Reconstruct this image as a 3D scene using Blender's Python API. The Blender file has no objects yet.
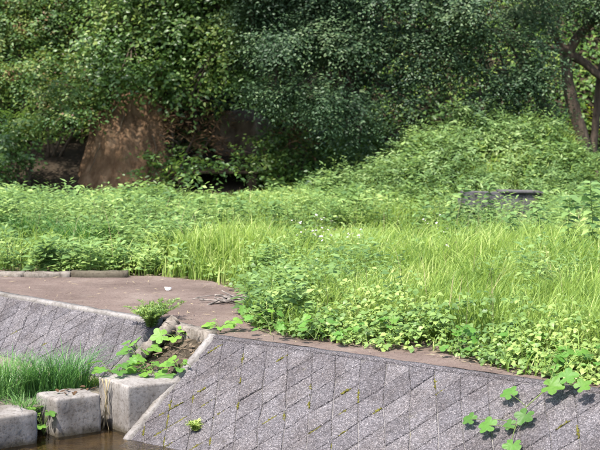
import bpy, bmesh, math
import numpy as np
from mathutils import Vector

rng = np.random.default_rng(7)
scene = bpy.context.scene
COL = scene.collection
R = math.radians

# ------------------------------------------------------------------ camera
CAM_H, PITCH = 2.5, 5.7626
cam_data = bpy.data.cameras.new('camera')
cam_data.sensor_width = 17.3
cam_data.lens = 50.0
cam_data.clip_end = 500.0
cam_data.dof.use_dof = True
cam_data.dof.focus_distance = 14.6
cam_data.dof.aperture_fstop = 2.0
cam = bpy.data.objects.new('camera', cam_data)
cam.location = (0, 0, CAM_H)
cam.rotation_euler = (R(90 - PITCH), 0, 0)
COL.objects.link(cam)
scene.camera = cam

# ------------------------------------------------------------------ light
SUN_DIR = Vector((-0.45, -0.50, 0.0)).normalized()
SUN_EL = R(60)
sun_vec = Vector((SUN_DIR.x * math.cos(SUN_EL), SUN_DIR.y * math.cos(SUN_EL), math.sin(SUN_EL)))
world = bpy.data.worlds.new('World')
scene.world = world
world.use_nodes = True
wn = world.node_tree.nodes
sky = wn.new('ShaderNodeTexSky')
sky.sky_type = 'NISHITA'
sky.sun_disc = False
sky.sun_elevation = SUN_EL
sky.sun_rotation = math.atan2(SUN_DIR.x, SUN_DIR.y)
sky.air_density = 1.0
sky.dust_density = 2.5
world.node_tree.links.new(sky.outputs[0], wn['Background'].inputs[0])
wn['Background'].inputs[1].default_value = 0.15
sd = bpy.data.lights.new('sun', 'SUN')
sd.energy = 4.2
sd.angle = R(1.5)
sd.color = (1.0, 0.95, 0.87)
sun = bpy.data.objects.new('sun', sd)
sun.rotation_euler = sun_vec.to_track_quat('Z', 'Y').to_euler()
sun.location = (-8, -2, 20)
COL.objects.link(sun)
vs = scene.view_settings
vs.view_transform = 'Standard'
vs.look = 'None'
vs.gamma = 1.0
vs.use_curve_mapping = False
vs.exposure = 1.4


# ------------------------------------------------------------------ helpers
def tag(o, label=None, cat=None, group=None, kind=None):
    if label: o['label'] = label
    if cat: o['category'] = cat
    if group: o['group'] = group
    if kind: o['kind'] = kind
    return o


def link(name, me, mat=None, parent=None, loc=None):
    o = bpy.data.objects.new(name, me)
    COL.objects.link(o)
    if mat is not None and me is not None and not me.materials:
        me.materials.append(mat)
    if loc is not None: o.location = loc
    if parent is not None:
        o.parent = parent
    return o


def empty(name, loc, label, cat, group=None):
    o = bpy.data.objects.new(name, None)
    COL.objects.link(o)
    o.location = loc
    o.empty_display_size = 0.1
    return tag(o, label, cat, group)


def mesh_np(name, V, F, smooth=False):
    """V (n,3); F (m,k) with one k, or list of such arrays"""
    if not isinstance(F, list): F = [F]
    me = bpy.data.meshes.new(name)
    V = np.asarray(V, dtype=np.float32)
    me.vertices.add(len(V))
    me.vertices.foreach_set('co', V.ravel())
    loops = np.concatenate([f.ravel() for f in F]).astype(np.int32)
    sizes = np.concatenate([np.full(len(f), f.shape[1]) for f in F]).astype(np.int32)
    starts = np.concatenate([[0], np.cumsum(sizes)[:-1]]).astype(np.int32)
    me.loops.add(len(loops))
    me.loops.foreach_set('vertex_index', loops)
    me.polygons.add(len(sizes))
    me.polygons.foreach_set('loop_start', starts)
    me.polygons.foreach_set('loop_total', sizes)
    if smooth:
        me.polygons.foreach_set('use_smooth', np.ones(len(sizes), dtype=bool))
    me.update(calc_edges=True)
    return me


def rel(V, loc):
    return np.asarray(V) - np.asarray(loc)


def unit(a):
    return a / np.maximum(np.linalg.norm(a, axis=-1, keepdims=True), 1e-9)


def sines(x, y, k, seed):
    r = np.random.default_rng(seed)
    o = 0
    for i in range(6):
        a = r.uniform(0, 2 * math.pi); kk = k * (0.6 + 0.45 * i); ph = r.uniform(0, 6.28)
        o = o + np.sin((x * math.cos(a) + y * math.sin(a)) * kk + ph) / (1 + 0.4 * i)
    return o / 2.6


# leaf templates: verts (along, across, lift), faces
RHOMB = (np.array([[0, 0, 0], [.45, .5, .12], [1, 0, -.1], [.45, -.5, .12]]), np.array([[0, 2, 1], [0, 3, 2]]))
OVATE = (np.array([[0, 0, 0], [.5, 0, 0], [1, 0, -.22], [.22, .42, .1], [.6, .4, .08], [.22, -.42, .1], [.6, -.4, .08]]),
         np.array([[0, 1, 3], [1, 4, 3], [1, 2, 4], [0, 5, 1], [1, 5, 6], [1, 6, 2]]))
BROAD = (np.array([[0, 0, 0], [.5, 0, -.04], [1, 0, -.22], [-.1, .3, .08], [.2, .55, .14], [.55, .46, .05], [.8, .22, -.08],
                   [-.1, -.3, .08], [.2, -.55, .14], [.55, -.46, .05], [.8, -.22, -.08]]),
         np.array([[0, 4, 3], [0, 1, 4], [1, 5, 4], [1, 6, 5], [1, 2, 6], [0, 7, 8], [0, 8, 1], [1, 8, 9], [1, 9, 10], [1, 10, 2]]))


def leaf_arrays(P, D, N, L, W, tpl):
    D = unit(D)
    S = unit(np.cross(N, D))
    N = np.cross(D, S)
    T, F = tpl
    L = np.broadcast_to(np.asarray(L, float), (len(P),))[:, None, None]
    W = np.broadcast_to(np.asarray(W, float), (len(P),))[:, None, None]
    V = P[:, None, :] + D[:, None, :] * T[None, :, 0:1] * L + S[:, None, :] * T[None, :, 1:2] * W + N[:, None, :] * T[None, :, 2:3] * W
    k = len(T)
    FF = (F[None] + (np.arange(len(P)) * k)[:, None, None]).reshape(-1, 3)
    return V.reshape(-1, 3), FF


def join_arrays(parts):
    Vs, Fs, o = [], [], 0
    for V, F in parts:
        Vs.append(V); Fs.append(F + o); o += len(V)
    return np.concatenate(Vs), np.concatenate(Fs)


def blades(P, H, lean, W, droop=0.6, r=rng):
    """grass blades, 3 segments + tip; lean (n,2) horizontal lean"""
    n = len(P)
    side = np.stack([-lean[:, 1], lean[:, 0], np.zeros(n)], 1)
    side = unit(side + r.normal(0, .25, (n, 3)) * [1, 1, 0])
    lean3 = np.concatenate([lean, np.zeros((n, 1))], 1)
    ts = [0, .4, .75, 1.0]
    rows = []
    for i, t in enumerate(ts):
        c = P + np.array([0, 0, 1]) * (H * (t - droop * .35 * t ** 3))[:, None] + lean3 * (H * t ** 2)[:, None]
        w = (W * (1 - t ** 2.2) * .5 + .0004)[:, None]
        if i < 3:
            rows += [c - side * w, c + side * w]
        else:
            rows.append(c)
    V = np.stack(rows, 1).reshape(-1, 3)
    b = (np.arange(n) * 7)[:, None]
    q = np.concatenate([b + [0, 1, 3], b + [0, 3, 2], b + [2, 3, 5], b + [2, 5, 4], b + [4, 5, 6]])
    return V, q


def tube(path, radii, sides=8, jit=0.0, seed=0):
    r = np.random.default_rng(seed)
    path = np.asarray(path, float)
    n = len(path)
    V, Fq = [], []
    for i in range(n):
        t = path[min(i + 1, n - 1)] - path[max(i - 1, 0)]
        t = t / (np.linalg.norm(t) + 1e-9)
        a = np.cross(t, [0.31, 0.92, 0.2]); a /= np.linalg.norm(a)
        b = np.cross(t, a)
        for k in range(sides):
            th = 2 * math.pi * k / sides
            rr = radii[i] * (1 + jit * r.normal())
            V.append(path[i] + rr * (math.cos(th) * a + math.sin(th) * b))
    for i in range(n - 1):
        for k in range(sides):
            Fq.append([i * sides + k, i * sides + (k + 1) % sides, (i + 1) * sides + (k + 1) % sides, (i + 1) * sides + k])
    V.append(path[0]); V.append(path[-1])
    ft = []
    for k in range(sides):
        ft.append([len(V) - 2, (k + 1) % sides, k])
        ft.append([len(V) - 1, (n - 1) * sides + k, (n - 1) * sides + (k + 1) % sides])
    F = np.array(Fq)
    F = np.concatenate([F[:, [0, 1, 2]], F[:, [0, 2, 3]], np.array(ft)])
    return np.array(V), F


def smooth_path(pts, n):
    pts = np.asarray(pts, float)
    t = np.linspace(0, len(pts) - 1, n)
    out = []
    for x in t:
        i = min(int(x), len(pts) - 2); fr = x - i
        p0 = pts[max(i - 1, 0)]; p1 = pts[i]; p2 = pts[i + 1]; p3 = pts[min(i + 2, len(pts) - 1)]
        out.append(.5 * (2 * p1 + (p2 - p0) * fr + (2 * p0 - 5 * p1 + 4 * p2 - p3) * fr ** 2 + (3 * p1 - p0 - 3 * p2 + p3) * fr ** 3))
    return np.array(out)


# ------------------------------------------------------------------ materials
class NT:
    def __init__(s, name):
        s.m = bpy.data.materials.new(name); s.m.use_nodes = True
        s.t = s.m.node_tree; s.n = s.t.nodes; s.b = s.n['Principled BSDF']; s.out = s.n['Material Output']
        s.co = s.n.new('ShaderNodeTexCoord').outputs['Object']

    def l(s, a, b): s.t.links.new(a, b)

    def node(s, ty, **kw):
        nd = s.n.new(ty)
        for k, v in kw.items():
            if k in nd.inputs: nd.inputs[k].default_value = v
            else: setattr(nd, k, v)
        return nd

    def noise(s, scale, detail=4, rough=.6, vec=None, out=0):
        nd = s.node('ShaderNodeTexNoise', Scale=scale, Detail=detail, Roughness=rough)
        s.l(vec or s.co, nd.inputs['Vector'])
        return nd.outputs[out]

    def mapping(s, scale=(1, 1, 1), rot=(0, 0, 0), vec=None):
        m = s.node('ShaderNodeMapping'); m.inputs['Scale'].default_value = scale; m.inputs['Rotation'].default_value = rot
        s.l(vec or s.co, m.inputs['Vector'])
        return m.outputs[0]

    def ramp(s, fac, stops, interp='LINEAR'):
        r = s.node('ShaderNodeValToRGB'); r.color_ramp.interpolation = interp
        e = r.color_ramp.elements
        while len(e) < len(stops): e.new(0.5)
        for x, (p, c) in zip(e, stops):
            x.position = p; x.color = (*c, 1) if len(c) == 3 else c
        s.l(fac, r.inputs[0])
        return r.outputs[0]

    def mix(s, a, b, fac, mode='MIX'):
        m = s.node('ShaderNodeMix', data_type='RGBA', blend_type=mode)
        if isinstance(fac, (int, float)): m.inputs[0].default_value = fac
        else: s.l(fac, m.inputs[0])
        for v, i in ((a, 6), (b, 7)):
            if isinstance(v, tuple): m.inputs[i].default_value = (*v, 1)
            else: s.l(v, m.inputs[i])
        return m.outputs[2]

    def bump(s, h, strength=.5, dist=.01, nrm=None):
        b = s.node('ShaderNodeBump', Strength=strength, Distance=dist)
        s.l(h, b.inputs['Height'])
        if nrm: s.l(nrm, b.inputs['Normal'])
        return b.outputs[0]

    def done(s, col=None, rough=.85, nrm=None, spec=.3):
        if col is not None:
            if isinstance(col, tuple): s.b.inputs['Base Color'].default_value = (*col, 1)
            else: s.l(col, s.b.inputs['Base Color'])
        if isinstance(rough, (int, float)): s.b.inputs['Roughness'].default_value = rough
        else: s.l(rough, s.b.inputs['Roughness'])
        s.b.inputs['Specular IOR Level'].default_value = spec
        if nrm: s.l(nrm, s.b.inputs['Normal'])
        return s.m


def leaf_mat(name, stops, trans, tfac=.35, rough=.45, spec=.4, dead=None, patch=1.1, objrand=False):
    t = NT(name)
    g = t.node('ShaderNodeNewGeometry')
    rnd = g.outputs['Random Per Island']
    n = t.noise(patch, 2, .5, vec=g.outputs['Position'])
    m = t.node('ShaderNodeMath', operation='MULTIPLY_ADD'); t.l(n, m.inputs[0]); m.inputs[1].default_value = 2.4; m.inputs[2].default_value = -1.2
    a = t.node('ShaderNodeMath', operation='ADD'); t.l(rnd, a.inputs[0]); t.l(m.outputs[0], a.inputs[1])
    col = t.ramp(a.outputs[0], stops)
    if dead:
        n2 = t.noise(dead[1], 3, .6, vec=g.outputs['Position'])
        msk = t.ramp(n2, [(dead[2], (0, 0, 0)), (dead[2] + .06, (1, 1, 1))])
        # only some leaves of a patch
        wr = t.ramp(rnd, [(.0, (1, 1, 1)), (.55, (.9, .9, .9)), (.6, (0, 0, 0))])
        mm = t.mix(msk, wr, 1.0, 'MULTIPLY')
        col = t.mix(col, dead[0], mm)
    if objrand:
        oi = t.node('ShaderNodeObjectInfo')
        vr = t.ramp(oi.outputs['Random'], [(0, (.55, .62, .6)), (.55, (.95, 1, .95)), (.85, (1.0, 1.0, .9)), (1, (1, .92, .6))])
        col = t.mix(col, vr, .9, 'MULTIPLY')
        mt = t.ramp(t.noise(7, 4, .6), [(.3, (.62, .66, .55)), (.55, (1, 1, 1))])
        col = t.mix(col, mt, .7, 'MULTIPLY')
    t.done(col, rough, spec=spec)
    tr = t.node('ShaderNodeBsdfTranslucent')
    tc = t.mix(col, trans, .5)
    t.l(tc, tr.inputs[0])
    mx = t.node('ShaderNodeMixShader'); mx.inputs[0].default_value = tfac
    t.l(t.b.outputs[0], mx.inputs[1]); t.l(tr.outputs[0], mx.inputs[2])
    t.l(mx.outputs[0], t.out.inputs[0])
    return t.m


def concrete_mat(name, base=(.34, .32, .31), dark=(.14, .125, .11), rough_scale=1.0, wet=None):
    t = NT(name)
    n1 = t.noise(3.5 * rough_scale, 5, .65); n2 = t.noise(38, 4, .7); n3 = t.noise(1.1, 3, .5)
    c = t.ramp(n1, [(.3, dark), (.55, base), (.8, tuple(min(1, x * 1.25) for x in base))])
    sp = t.ramp(n2, [(.35, (.45, .42, .40)), (.5, (1, 1, 1)), (.68, (1.0, 1.0, 1.0))])
    c = t.mix(c, sp, .75, 'MULTIPLY')
    st = t.ramp(t.noise(2.2, 4, .7, vec=t.mapping((3, 3, .5))), [(.5, (1, 1, 1)), (.72, (.5, .46, .38))])
    c = t.mix(c, st, .5, 'MULTIPLY')
    if wet:   # dark damp and algae tide line just above the water (object origin is at the block's foot)
        sx = t.node('ShaderNodeSeparateXYZ'); t.l(t.co, sx.inputs[0])
        ad = t.node('ShaderNodeMath', operation='MULTIPLY_ADD'); t.l(t.noise(9, 4, .6), ad.inputs[0]); ad.inputs[1].default_value = .16; t.l(sx.outputs[2], ad.inputs[2])
        wl = t.ramp(ad.outputs[0], [(wet + .13, (.32, .29, .2)), (wet + .19, (1, 1, 1))])
        c = t.mix(c, wl, .9, 'MULTIPLY')
    h = t.mix(n2, n1, .4)
    return t.done(c, .9, t.bump(h, .6, .006), .2)


def aggregate_mat(name):
    t = NT(name)
    v = t.node('ShaderNodeTexVoronoi', Scale=112.0, Randomness=1.0); t.l(t.co, v.inputs['Vector'])
    v2 = t.node('ShaderNodeTexVoronoi', Scale=150.0); t.l(t.co, v2.inputs['Vector'])
    sep = t.node('ShaderNodeSeparateColor'); t.l(v.outputs['Color'], sep.inputs[0])
    pc = t.ramp(sep.outputs[0], [(0, (.11, .107, .115)), (.3, (.17, .165, .176)), (.55, (.215, .208, .222)), (.8, (.275, .267, .284)), (.95, (.36, .35, .365)), (1, (.44, .43, .43))])
    gap = t.ramp(v.outputs['Distance'], [(.25, (1, 1, 1)), (.62, (.55, .52, .52))])
    c = t.mix(pc, gap, .9, 'MULTIPLY')
    g2 = t.ramp(v2.outputs['Distance'], [(.2, (1, 1, 1)), (.7, (.7, .67, .66))])
    c = t.mix(c, g2, .6, 'MULTIPLY')
    st = t.ramp(t.noise(1.6, 5, .65), [(.35, (.66, .61, .58)), (.55, (1, 1, 1))])
    c = t.mix(c, st, .6, 'MULTIPLY')
    oi = t.node('ShaderNodeObjectInfo')
    tint = t.ramp(oi.outputs['Random'], [(0, (.70, .69, .70)), (.5, (.84, .83, .84)), (1, (.98, .965, .95))])
    c = t.mix(c, tint, 1.0, 'MULTIPLY')
    sk = t.ramp(t.noise(1.0, 5, .65, vec=t.mapping((5.5, 5.5, 1.1))), [(.36, (.62, .58, .54)), (.56, (1, 1, 1))])
    c = t.mix(c, sk, .55, 'MULTIPLY')
    # lichen/moss tint in blotches
    mo = t.ramp(t.noise(4.2, 5, .7), [(.62, (0, 0, 0)), (.78, (1, 1, 1))])
    mof = t.node('ShaderNodeMath', operation='MULTIPLY'); t.l(mo, mof.inputs[0]); mof.inputs[1].default_value = .35
    c = t.mix(c, (.16, .14, .06), mof.outputs[0])
    inv = t.node('ShaderNodeMath', operation='SUBTRACT'); inv.inputs[0].default_value = 1; t.l(v.outputs['Distance'], inv.inputs[1])
    return t.done(c, .82, t.bump(inv.outputs[0], 1.0, .012), .3)


def joint_mat():
    t = NT('mossy_joint_mortar')
    n = t.noise(5, 5, .7)
    c = t.ramp(n, [(.3, (.07, .063, .058)), (.45, (.17, .16, .16)), (.6, (.19, .18, .17)), (.7, (.11, .10, .045)), (.8, (.13, .12, .03))])
    return t.done(c, .95, t.bump(t.noise(90, 3), .6, .006), .1)


def ground_mat(name, a, b, c, sc=2.0):
    t = NT(name)
    col = t.ramp(t.noise(sc, 6, .65), [(.3, a), (.52, b), (.75, c)])
    fine = t.ramp(t.noise(60, 3, .7), [(.3, (.55, .52, .5)), (.6, (1, 1, 1))])
    col = t.mix(col, fine, .7, 'MULTIPLY')
    return t.done(col, .95, t.bump(t.noise(25, 5, .7), .8, .03), .15)


def path_mat():
    t = NT('maroon_path_surface')
    col = t.ramp(t.noise(1.4, 5, .6), [(.3, (.082, .058, .048)), (.55, (.122, .09, .076)), (.78, (.168, .134, .114))])
    sp = t.node('ShaderNodeTexVoronoi', Scale=85.0); t.l(t.co, sp.inputs['Vector'])
    sc = t.node('ShaderNodeSeparateColor'); t.l(sp.outputs['Color'], sc.inputs[0])
    sr = t.ramp(sc.outputs[0], [(.0, (.55, .5, .5)), (.4, (1, 1, 1)), (.93, (1.0, 1.0, 1.0)), (1, (1, 1, 1))])
    col = t.mix(col, sr, .8, 'MULTIPLY')
    dust = t.ramp(t.noise(2.6, 6, .7, vec=t.mapping((1, 3, 1))), [(.55, (0, 0, 0)), (.75, (1, 1, 1))])
    df = t.node('ShaderNodeMath', operation='MULTIPLY'); t.l(dust, df.inputs[0]); df.inputs[1].default_value = .55
    col = t.mix(col, (.2, .17, .145), df.outputs[0])
    return t.done(col, .9, t.bump(sp.outputs['Distance'], .7, .006), .25)


def soil_mat(name, a, b, c, tilt=.5):
    t = NT(name)
    vec = t.mapping((8, 8, .9), (0, tilt, 0))
    col = t.ramp(t.noise(1.0, 6, .65, vec=vec), [(.28, a), (.5, b), (.72, c)])
    blot = t.ramp(t.noise(2.1, 4, .6), [(.4, (.5, .48, .45)), (.62, (1, 1, 1))])
    col = t.mix(col, blot, .75, 'MULTIPLY')
    mo = t.ramp(t.noise(3.2, 5, .7), [(.58, (0, 0, 0)), (.72, (1, 1, 1))])
    mf = t.node('ShaderNodeMath', operation='MULTIPLY'); t.l(mo, mf.inputs[0]); mf.inputs[1].default_value = .5
    col = t.mix(col, (.07, .08, .025), mf.outputs[0])
    return t.done(col, .95, t.bump(t.noise(6, 6, .7, vec=vec), .9, .08), .15)


def bark_mat():
    t = NT('dark_bark')
    vec = t.mapping((14, 14, 3))
    col = t.ramp(t.noise(1.0, 6, .7, vec=vec), [(.3, (.035, .028, .022)), (.55, (.10, .075, .055)), (.8, (.19, .15, .11))])
    return t.done(col, .9, t.bump(t.noise(1.5, 5, .7, vec=vec), 1.0, .03), .2)


def plain(name, col, rough=.8, var=.35, sc=12, spec=.3):
    t = NT(name)
    c = t.ramp(t.noise(sc, 4, .6), [(.3, tuple(x * (1 - var) for x in col)), (.7, tuple(min(1, x * (1 + var)) for x in col))])
    return t.done(c, rough, t.bump(t.noise(sc * 3, 3), .4, .005), spec)


def water_mat():
    t = NT('shallow_brown_water')
    t.b.inputs['Base Color'].default_value = (.62, .50, .30, 1)
    t.b.inputs['Transmission Weight'].default_value = 1.0
    t.b.inputs['IOR'].default_value = 1.33
    t.b.inputs['Roughness'].default_value = .02
    t.l(t.bump(t.noise(9, 3, .5, vec=t.mapping((1, 2.2, 1))), .35, .02), t.b.inputs['Normal'])
    return t.m


M = dict(
    agg=aggregate_mat('exposed_aggregate'),
    joint=joint_mat(),
    conc=concrete_mat('weathered_concrete', base=(.29, .27, .26), dark=(.2, .18, .165)),
    block=concrete_mat('weir_block_concrete', base=(.215, .2, .188), dark=(.115, .10, .088), rough_scale=.8, wet=.22),
    conc_light=concrete_mat('pale_border_concrete', base=(.20, .188, .18), dark=(.11, .10, .09)),
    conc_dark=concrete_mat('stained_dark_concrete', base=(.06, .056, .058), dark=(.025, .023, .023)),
    conc_mid=concrete_mat('grey_stained_concrete', base=(.10, .095, .10), dark=(.04, .038, .04), rough_scale=2),
    conc_rough=concrete_mat('rough_lip_concrete', base=(.17, .15, .13), dark=(.06, .05, .04), rough_scale=3),
    ground=ground_mat('meadow_soil', (.05, .045, .02), (.085, .075, .035), (.12, .10, .06)),
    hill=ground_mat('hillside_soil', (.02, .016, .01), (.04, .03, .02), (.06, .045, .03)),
    bed=ground_mat('stream_bed', (.035, .025, .01), (.08, .058, .024), (.16, .12, .055), 3.0),
    silt=ground_mat('grey_silt', (.10, .085, .065), (.19, .165, .135), (.29, .26, .22), 3.0),
    litter=ground_mat('dirt_fill', (.025, .02, .014), (.055, .044, .03), (.11, .09, .065), 9.0),
    path=path_mat(),
    soil=soil_mat('brown_cliff_soil', (.14, .08, .045), (.27, .165, .095), (.42, .28, .175)),
    soil_grey=soil_mat('grey_brown_rock_soil', (.17, .12, .08), (.31, .23, .16), (.45, .35, .26), .1),
    bark=bark_mat(),
    stem=plain('green_stem', (.10, .14, .035)),
    vine_stem=plain('brown_vine_stem', (.095, .07, .045)),
    stick=plain('grey_dead_stick', (.16, .14, .125), var=.6),
    straw=plain('straw', (.27, .22, .13), var=.4),
    paper=plain('white_scrap', (.75, .73, .70), var=.08),
    moss=plain('yellow_green_moss', (.085, .08, .018), rough=1.0, var=.55, sc=40, spec=.05),
    water=water_mat(),
    petal=plain('white_petal', (.62, .57, .57), var=.08),
)
M['mound'] = leaf_mat('pale_bush_leaf', [(0, (.075, .135, .045)), (.45, (.13, .215, .07)), (.8, (.185, .28, .10)), (1, (.25, .34, .13))], (.28, .41, .10), .42, .5, .3)
M['grass'] = leaf_mat('meadow_grass_blade', [(0, (.10, .18, .035)), (.35, (.205, .31, .065)), (.7, (.30, .41, .10)), (1, (.42, .48, .17))], (.38, .53, .08), .46, .5, .3, dead=((.40, .36, .16), 2.2, .70))
M['grass_dk'] = leaf_mat('tuft_grass_blade', [(0, (.05, .13, .035)), (.5, (.09, .21, .055)), (1, (.16, .29, .08))], (.12, .30, .04), .38, .45, .4)
M['weed'] = leaf_mat('leafy_weed', [(0, (.07, .135, .045)), (.4, (.145, .245, .08)), (.75, (.215, .33, .11)), (1, (.32, .42, .14))], (.33, .49, .12), .42, .55, .3)
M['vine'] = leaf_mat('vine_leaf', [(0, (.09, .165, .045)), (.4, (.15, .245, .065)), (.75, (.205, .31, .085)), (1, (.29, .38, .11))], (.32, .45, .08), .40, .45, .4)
M['sprig'] = leaf_mat('bright_vine_leaf', [(0, (.06, .15, .025)), (.5, (.11, .24, .04)), (1, (.22, .36, .06))], (.25, .5, .04), .36, .5, .3, patch=.3, objrand=True)
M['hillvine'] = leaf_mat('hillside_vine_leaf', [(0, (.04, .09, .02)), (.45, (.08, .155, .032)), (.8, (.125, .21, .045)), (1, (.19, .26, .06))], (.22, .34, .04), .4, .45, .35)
M['dark'] = leaf_mat('dark_evergreen_leaf', [(0, (.025, .052, .024)), (.5, (.045, .087, .039)), (.85, (.073, .124, .053)), (1, (.115, .168, .075))], (.09, .17, .06), .25, .5, .32)
M['mid'] = leaf_mat('broadleaf_tree_leaf', [(0, (.036, .078, .024)), (.45, (.07, .135, .037)), (.8, (.115, .195, .05)), (1, (.19, .25, .065))], (.18, .3, .03), .34, .4, .4)
M['scrub'] = leaf_mat('mixed_scrub_leaf', [(0, (.032, .075, .02)), (.45, (.06, .125, .03)), (.8, (.10, .17, .04)), (1, (.17, .21, .055))], (.2, .28, .03), .32, .5, .35, dead=((.16, .08, .04), 3.0, .565), patch=2.0)
M['dead'] = leaf_mat('dead_fern_leaf', [(0, (.05, .028, .014)), (.5, (.10, .055, .028)), (1, (.17, .10, .05))], (.2, .1, .03), .2, .7, .2)
M['yellow'] = leaf_mat('sunlit_yellow_leaf', [(0, (.07, .12, .015)), (.5, (.14, .2, .025)), (1, (.30, .30, .04))], (.4, .42, .03), .45, .45, .35)

# ------------------------------------------------------------------ bank frame
def v3(x, y, z=0.0): return np.array([x, y, z], float)


LA, LB = v3(-3.10, 17.77), v3(-1.30, 15.91)
RA, RB = v3(-0.79, 15.11), v3(2.22, 12.63)
uL = unit(LB - LA); uR = unit(RB - RA)
nL = np.array([uL[1], -uL[0], 0]); nR = np.array([uR[1], -uR[0], 0])      # towards the stream
SLOPE = 0.70
vL = unit(nL + [0, 0, -SLOPE]); vR = unit(nR + [0, 0, -SLOPE])             # fall line
nnL = np.cross(uL, vL); nnR = np.cross(uR, vR)
if nnL[2] < 0: nnL = -nnL
if nnR[2] < 0: nnR = -nnR
WATER_Z = -0.74
APRON_Z = -0.49

E0 = np.array([-1.0, 15.5]); U2 = np.array([.7317, -.6816]); M2 = np.array([.6816, .7317])


def edge_pts(s):
    """bank edge at bank coordinate s (array) -> xy"""
    s = np.asarray(s, float)
    kn = [(-30, LA + uL * -27), (-3.09, LA), (-.5, LB), (.41, RA), (4.31, RB), (30, RB + uR * 25.7)]
    ks = [k[0] for k in kn]
    return np.stack([np.interp(s, ks, [k[1][0] for k in kn]), np.interp(s, ks, [k[1][1] for k in kn])], -1)


VS = [-30, -5.07, -3.99, -2.99, -2.17, -1.25, -.75, -.08, .97, 2.19, 2.67, 3.34, 3.87, 4.29, 30]
VT = [.9, .9, 1.12, 1.93, 2.14, 1.75, 1.5, .7, .30, .44, .52, .16, .10, .12, .2]


def st_of(x, y):
    dx, dy = x - E0[0], y - E0[1]
    return dx * U2[0] + dy * U2[1], dx * M2[0] + dy * M2[1]


def front(s): return np.interp(s, VS, VT)


def hill(x, y):
    x = np.asarray(x, float); y = np.asarray(y, float)
    d = y - (27.2 + .12 * np.sin(x * .9) + .05 * x)
    a = np.clip(d, 0, 3.2); b = np.maximum(d - 3.2, 0)
    h = .28 * a + .95 * np.minimum(b, 14) + .1 * np.maximum(b - 14, 0)
    top = np.interp(x, [.2, .9, 1.6, 2.6, 3.5, 4.2, 4.7, 5.6], [0, .25, .62, 1.05, 1.18, .85, .35, .3])
    w = np.clip((y - 24.75) / 2.2, 0, 1); w = w * w * (3 - 2 * w)
    h = np.maximum(h, top * w * (1 + .22 * sines(x, y, 2.6, 55)))
    h = h + .12 * sines(x, y, .8, 3) * np.clip((y - 20) / 6, 0, 1) * (1 + np.clip(d, 0, 6) * .4)
    return h


# ------------------------------------------------------------------ ground
def build_ground():
    ss = np.linspace(-28, 28, 141)
    tt = np.concatenate([np.linspace(.07, 12, 50), np.linspace(12.4, 45, 80), np.linspace(47, 130, 20)])
    S, T = np.meshgrid(ss, tt, indexing='ij')
    E = edge_pts(S)
    X = E[..., 0] + M2[0] * T; Y = E[..., 1] + M2[1] * T
    Z = hill(X, Y) - .035 + .025 * sines(X, Y, 2.3, 11) * np.clip(T - 1, 0, 1)
    V = np.stack([X, Y, Z], -1).reshape(-1, 3)
    n, m = S.shape
    i = np.arange(n * m).reshape(n, m)
    F = np.stack([i[:-1, :-1], i[1:, :-1], i[1:, 1:], i[:-1, 1:]], -1).reshape(-1, 4)
    me = mesh_np('ground', V, F, True)
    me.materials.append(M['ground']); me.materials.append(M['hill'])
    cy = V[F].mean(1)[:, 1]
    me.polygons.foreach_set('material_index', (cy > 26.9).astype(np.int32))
    tag(link('ground', me), kind='structure')
    # path sheet
    ss = np.linspace(-10, 12, 221); k = 22
    S = np.repeat(ss[:, None], k, 1)
    fr = front(ss) + np.where(ss < -1.5, .06, .55)
    T = .062 + (fr[:, None] - .062) * np.linspace(0, 1, k)[None]
    E = edge_pts(S)
    X = E[..., 0] + M2[0] * T; Y = E[..., 1] + M2[1] * T
    Z = .006 * sines(X, Y, 5, 5) + .004 * sines(X, Y, 17, 6)
    V = np.stack([X, Y, Z], -1).reshape(-1, 3)
    i = np.arange(len(V)).reshape(S.shape)
    F = np.stack([i[:-1, :-1], i[1:, :-1], i[1:, 1:], i[:-1, 1:]], -1).reshape(-1, 4)
    tag(link('path', mesh_np('path', V, F, True), M['path']), kind='structure')
    # stream bed, far bank below the camera
    bm = bmesh.new()
    a = LA + uL * -25; b = RB + uR * 25
    n = nR
    prof = [(.5, -.82), (7.0, -.9), (9.0, .75), (30, .8)]
    rows = []
    for (t, z) in prof:
        rows.append([bm.verts.new(tuple(p + n * t + np.array([0, 0, z]))) for p in (a, b)])
    for q, w in zip(rows[:-1], rows[1:]):
        bm.faces.new((q[0], q[1], w[1], w[0]))
    bm.normal_update()
    me = bpy.data.meshes.new('stream_bed'); bm.to_mesh(me); bm.free()
    tag(link('stream_bed', me, M['bed']), kind='structure')
    # upper bed behind the weir blocks
    return


build_ground()

# ------------------------------------------------------------------ revetment walls
def clip_poly(poly, a, b, c):
    """keep a*x+b*y<=c"""
    out = []
    for i in range(len(poly)):
        p, q = poly[i], poly[(i + 1) % len(poly)]
        dp = a * p[0] + b * p[1] - c; dq = a * q[0] + b * q[1] - c
        if dp <= 0: out.append(p)
        if dp * dq < 0:
            t = dp / (dp - dq)
            out.append((p[0] + t * (q[0] - p[0]), p[1] + t * (q[1] - p[1])))
    return out


def area(p):
    return .5 * abs(sum(p[i][0] * p[(i + 1) % len(p)][1] - p[(i + 1) % len(p)][0] * p[i][1] for i in range(len(p))))


def inset(poly, d):
    """convex polygon inset by clipping each edge"""
    a2 = sum(poly[i][0] * poly[(i + 1) % len(poly)][1] - poly[(i + 1) % len(poly)][0] * poly[i][1] for i in range(len(poly)))
    if a2 < 0: poly = poly[::-1]
    out = poly
    for i in range(len(poly)):
        p, q = poly[i], poly[(i + 1) % len(poly)]
        ex, ey = q[0] - p[0], q[1] - p[1]
        L = math.hypot(ex, ey)
        if L < 1e-6: continue
        nx, ny = ey / L, -ex / L
        out = clip_poly(out, nx, ny, nx * p[0] + ny * p[1] - d)
        if len(out) < 3: return None
    return out


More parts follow.
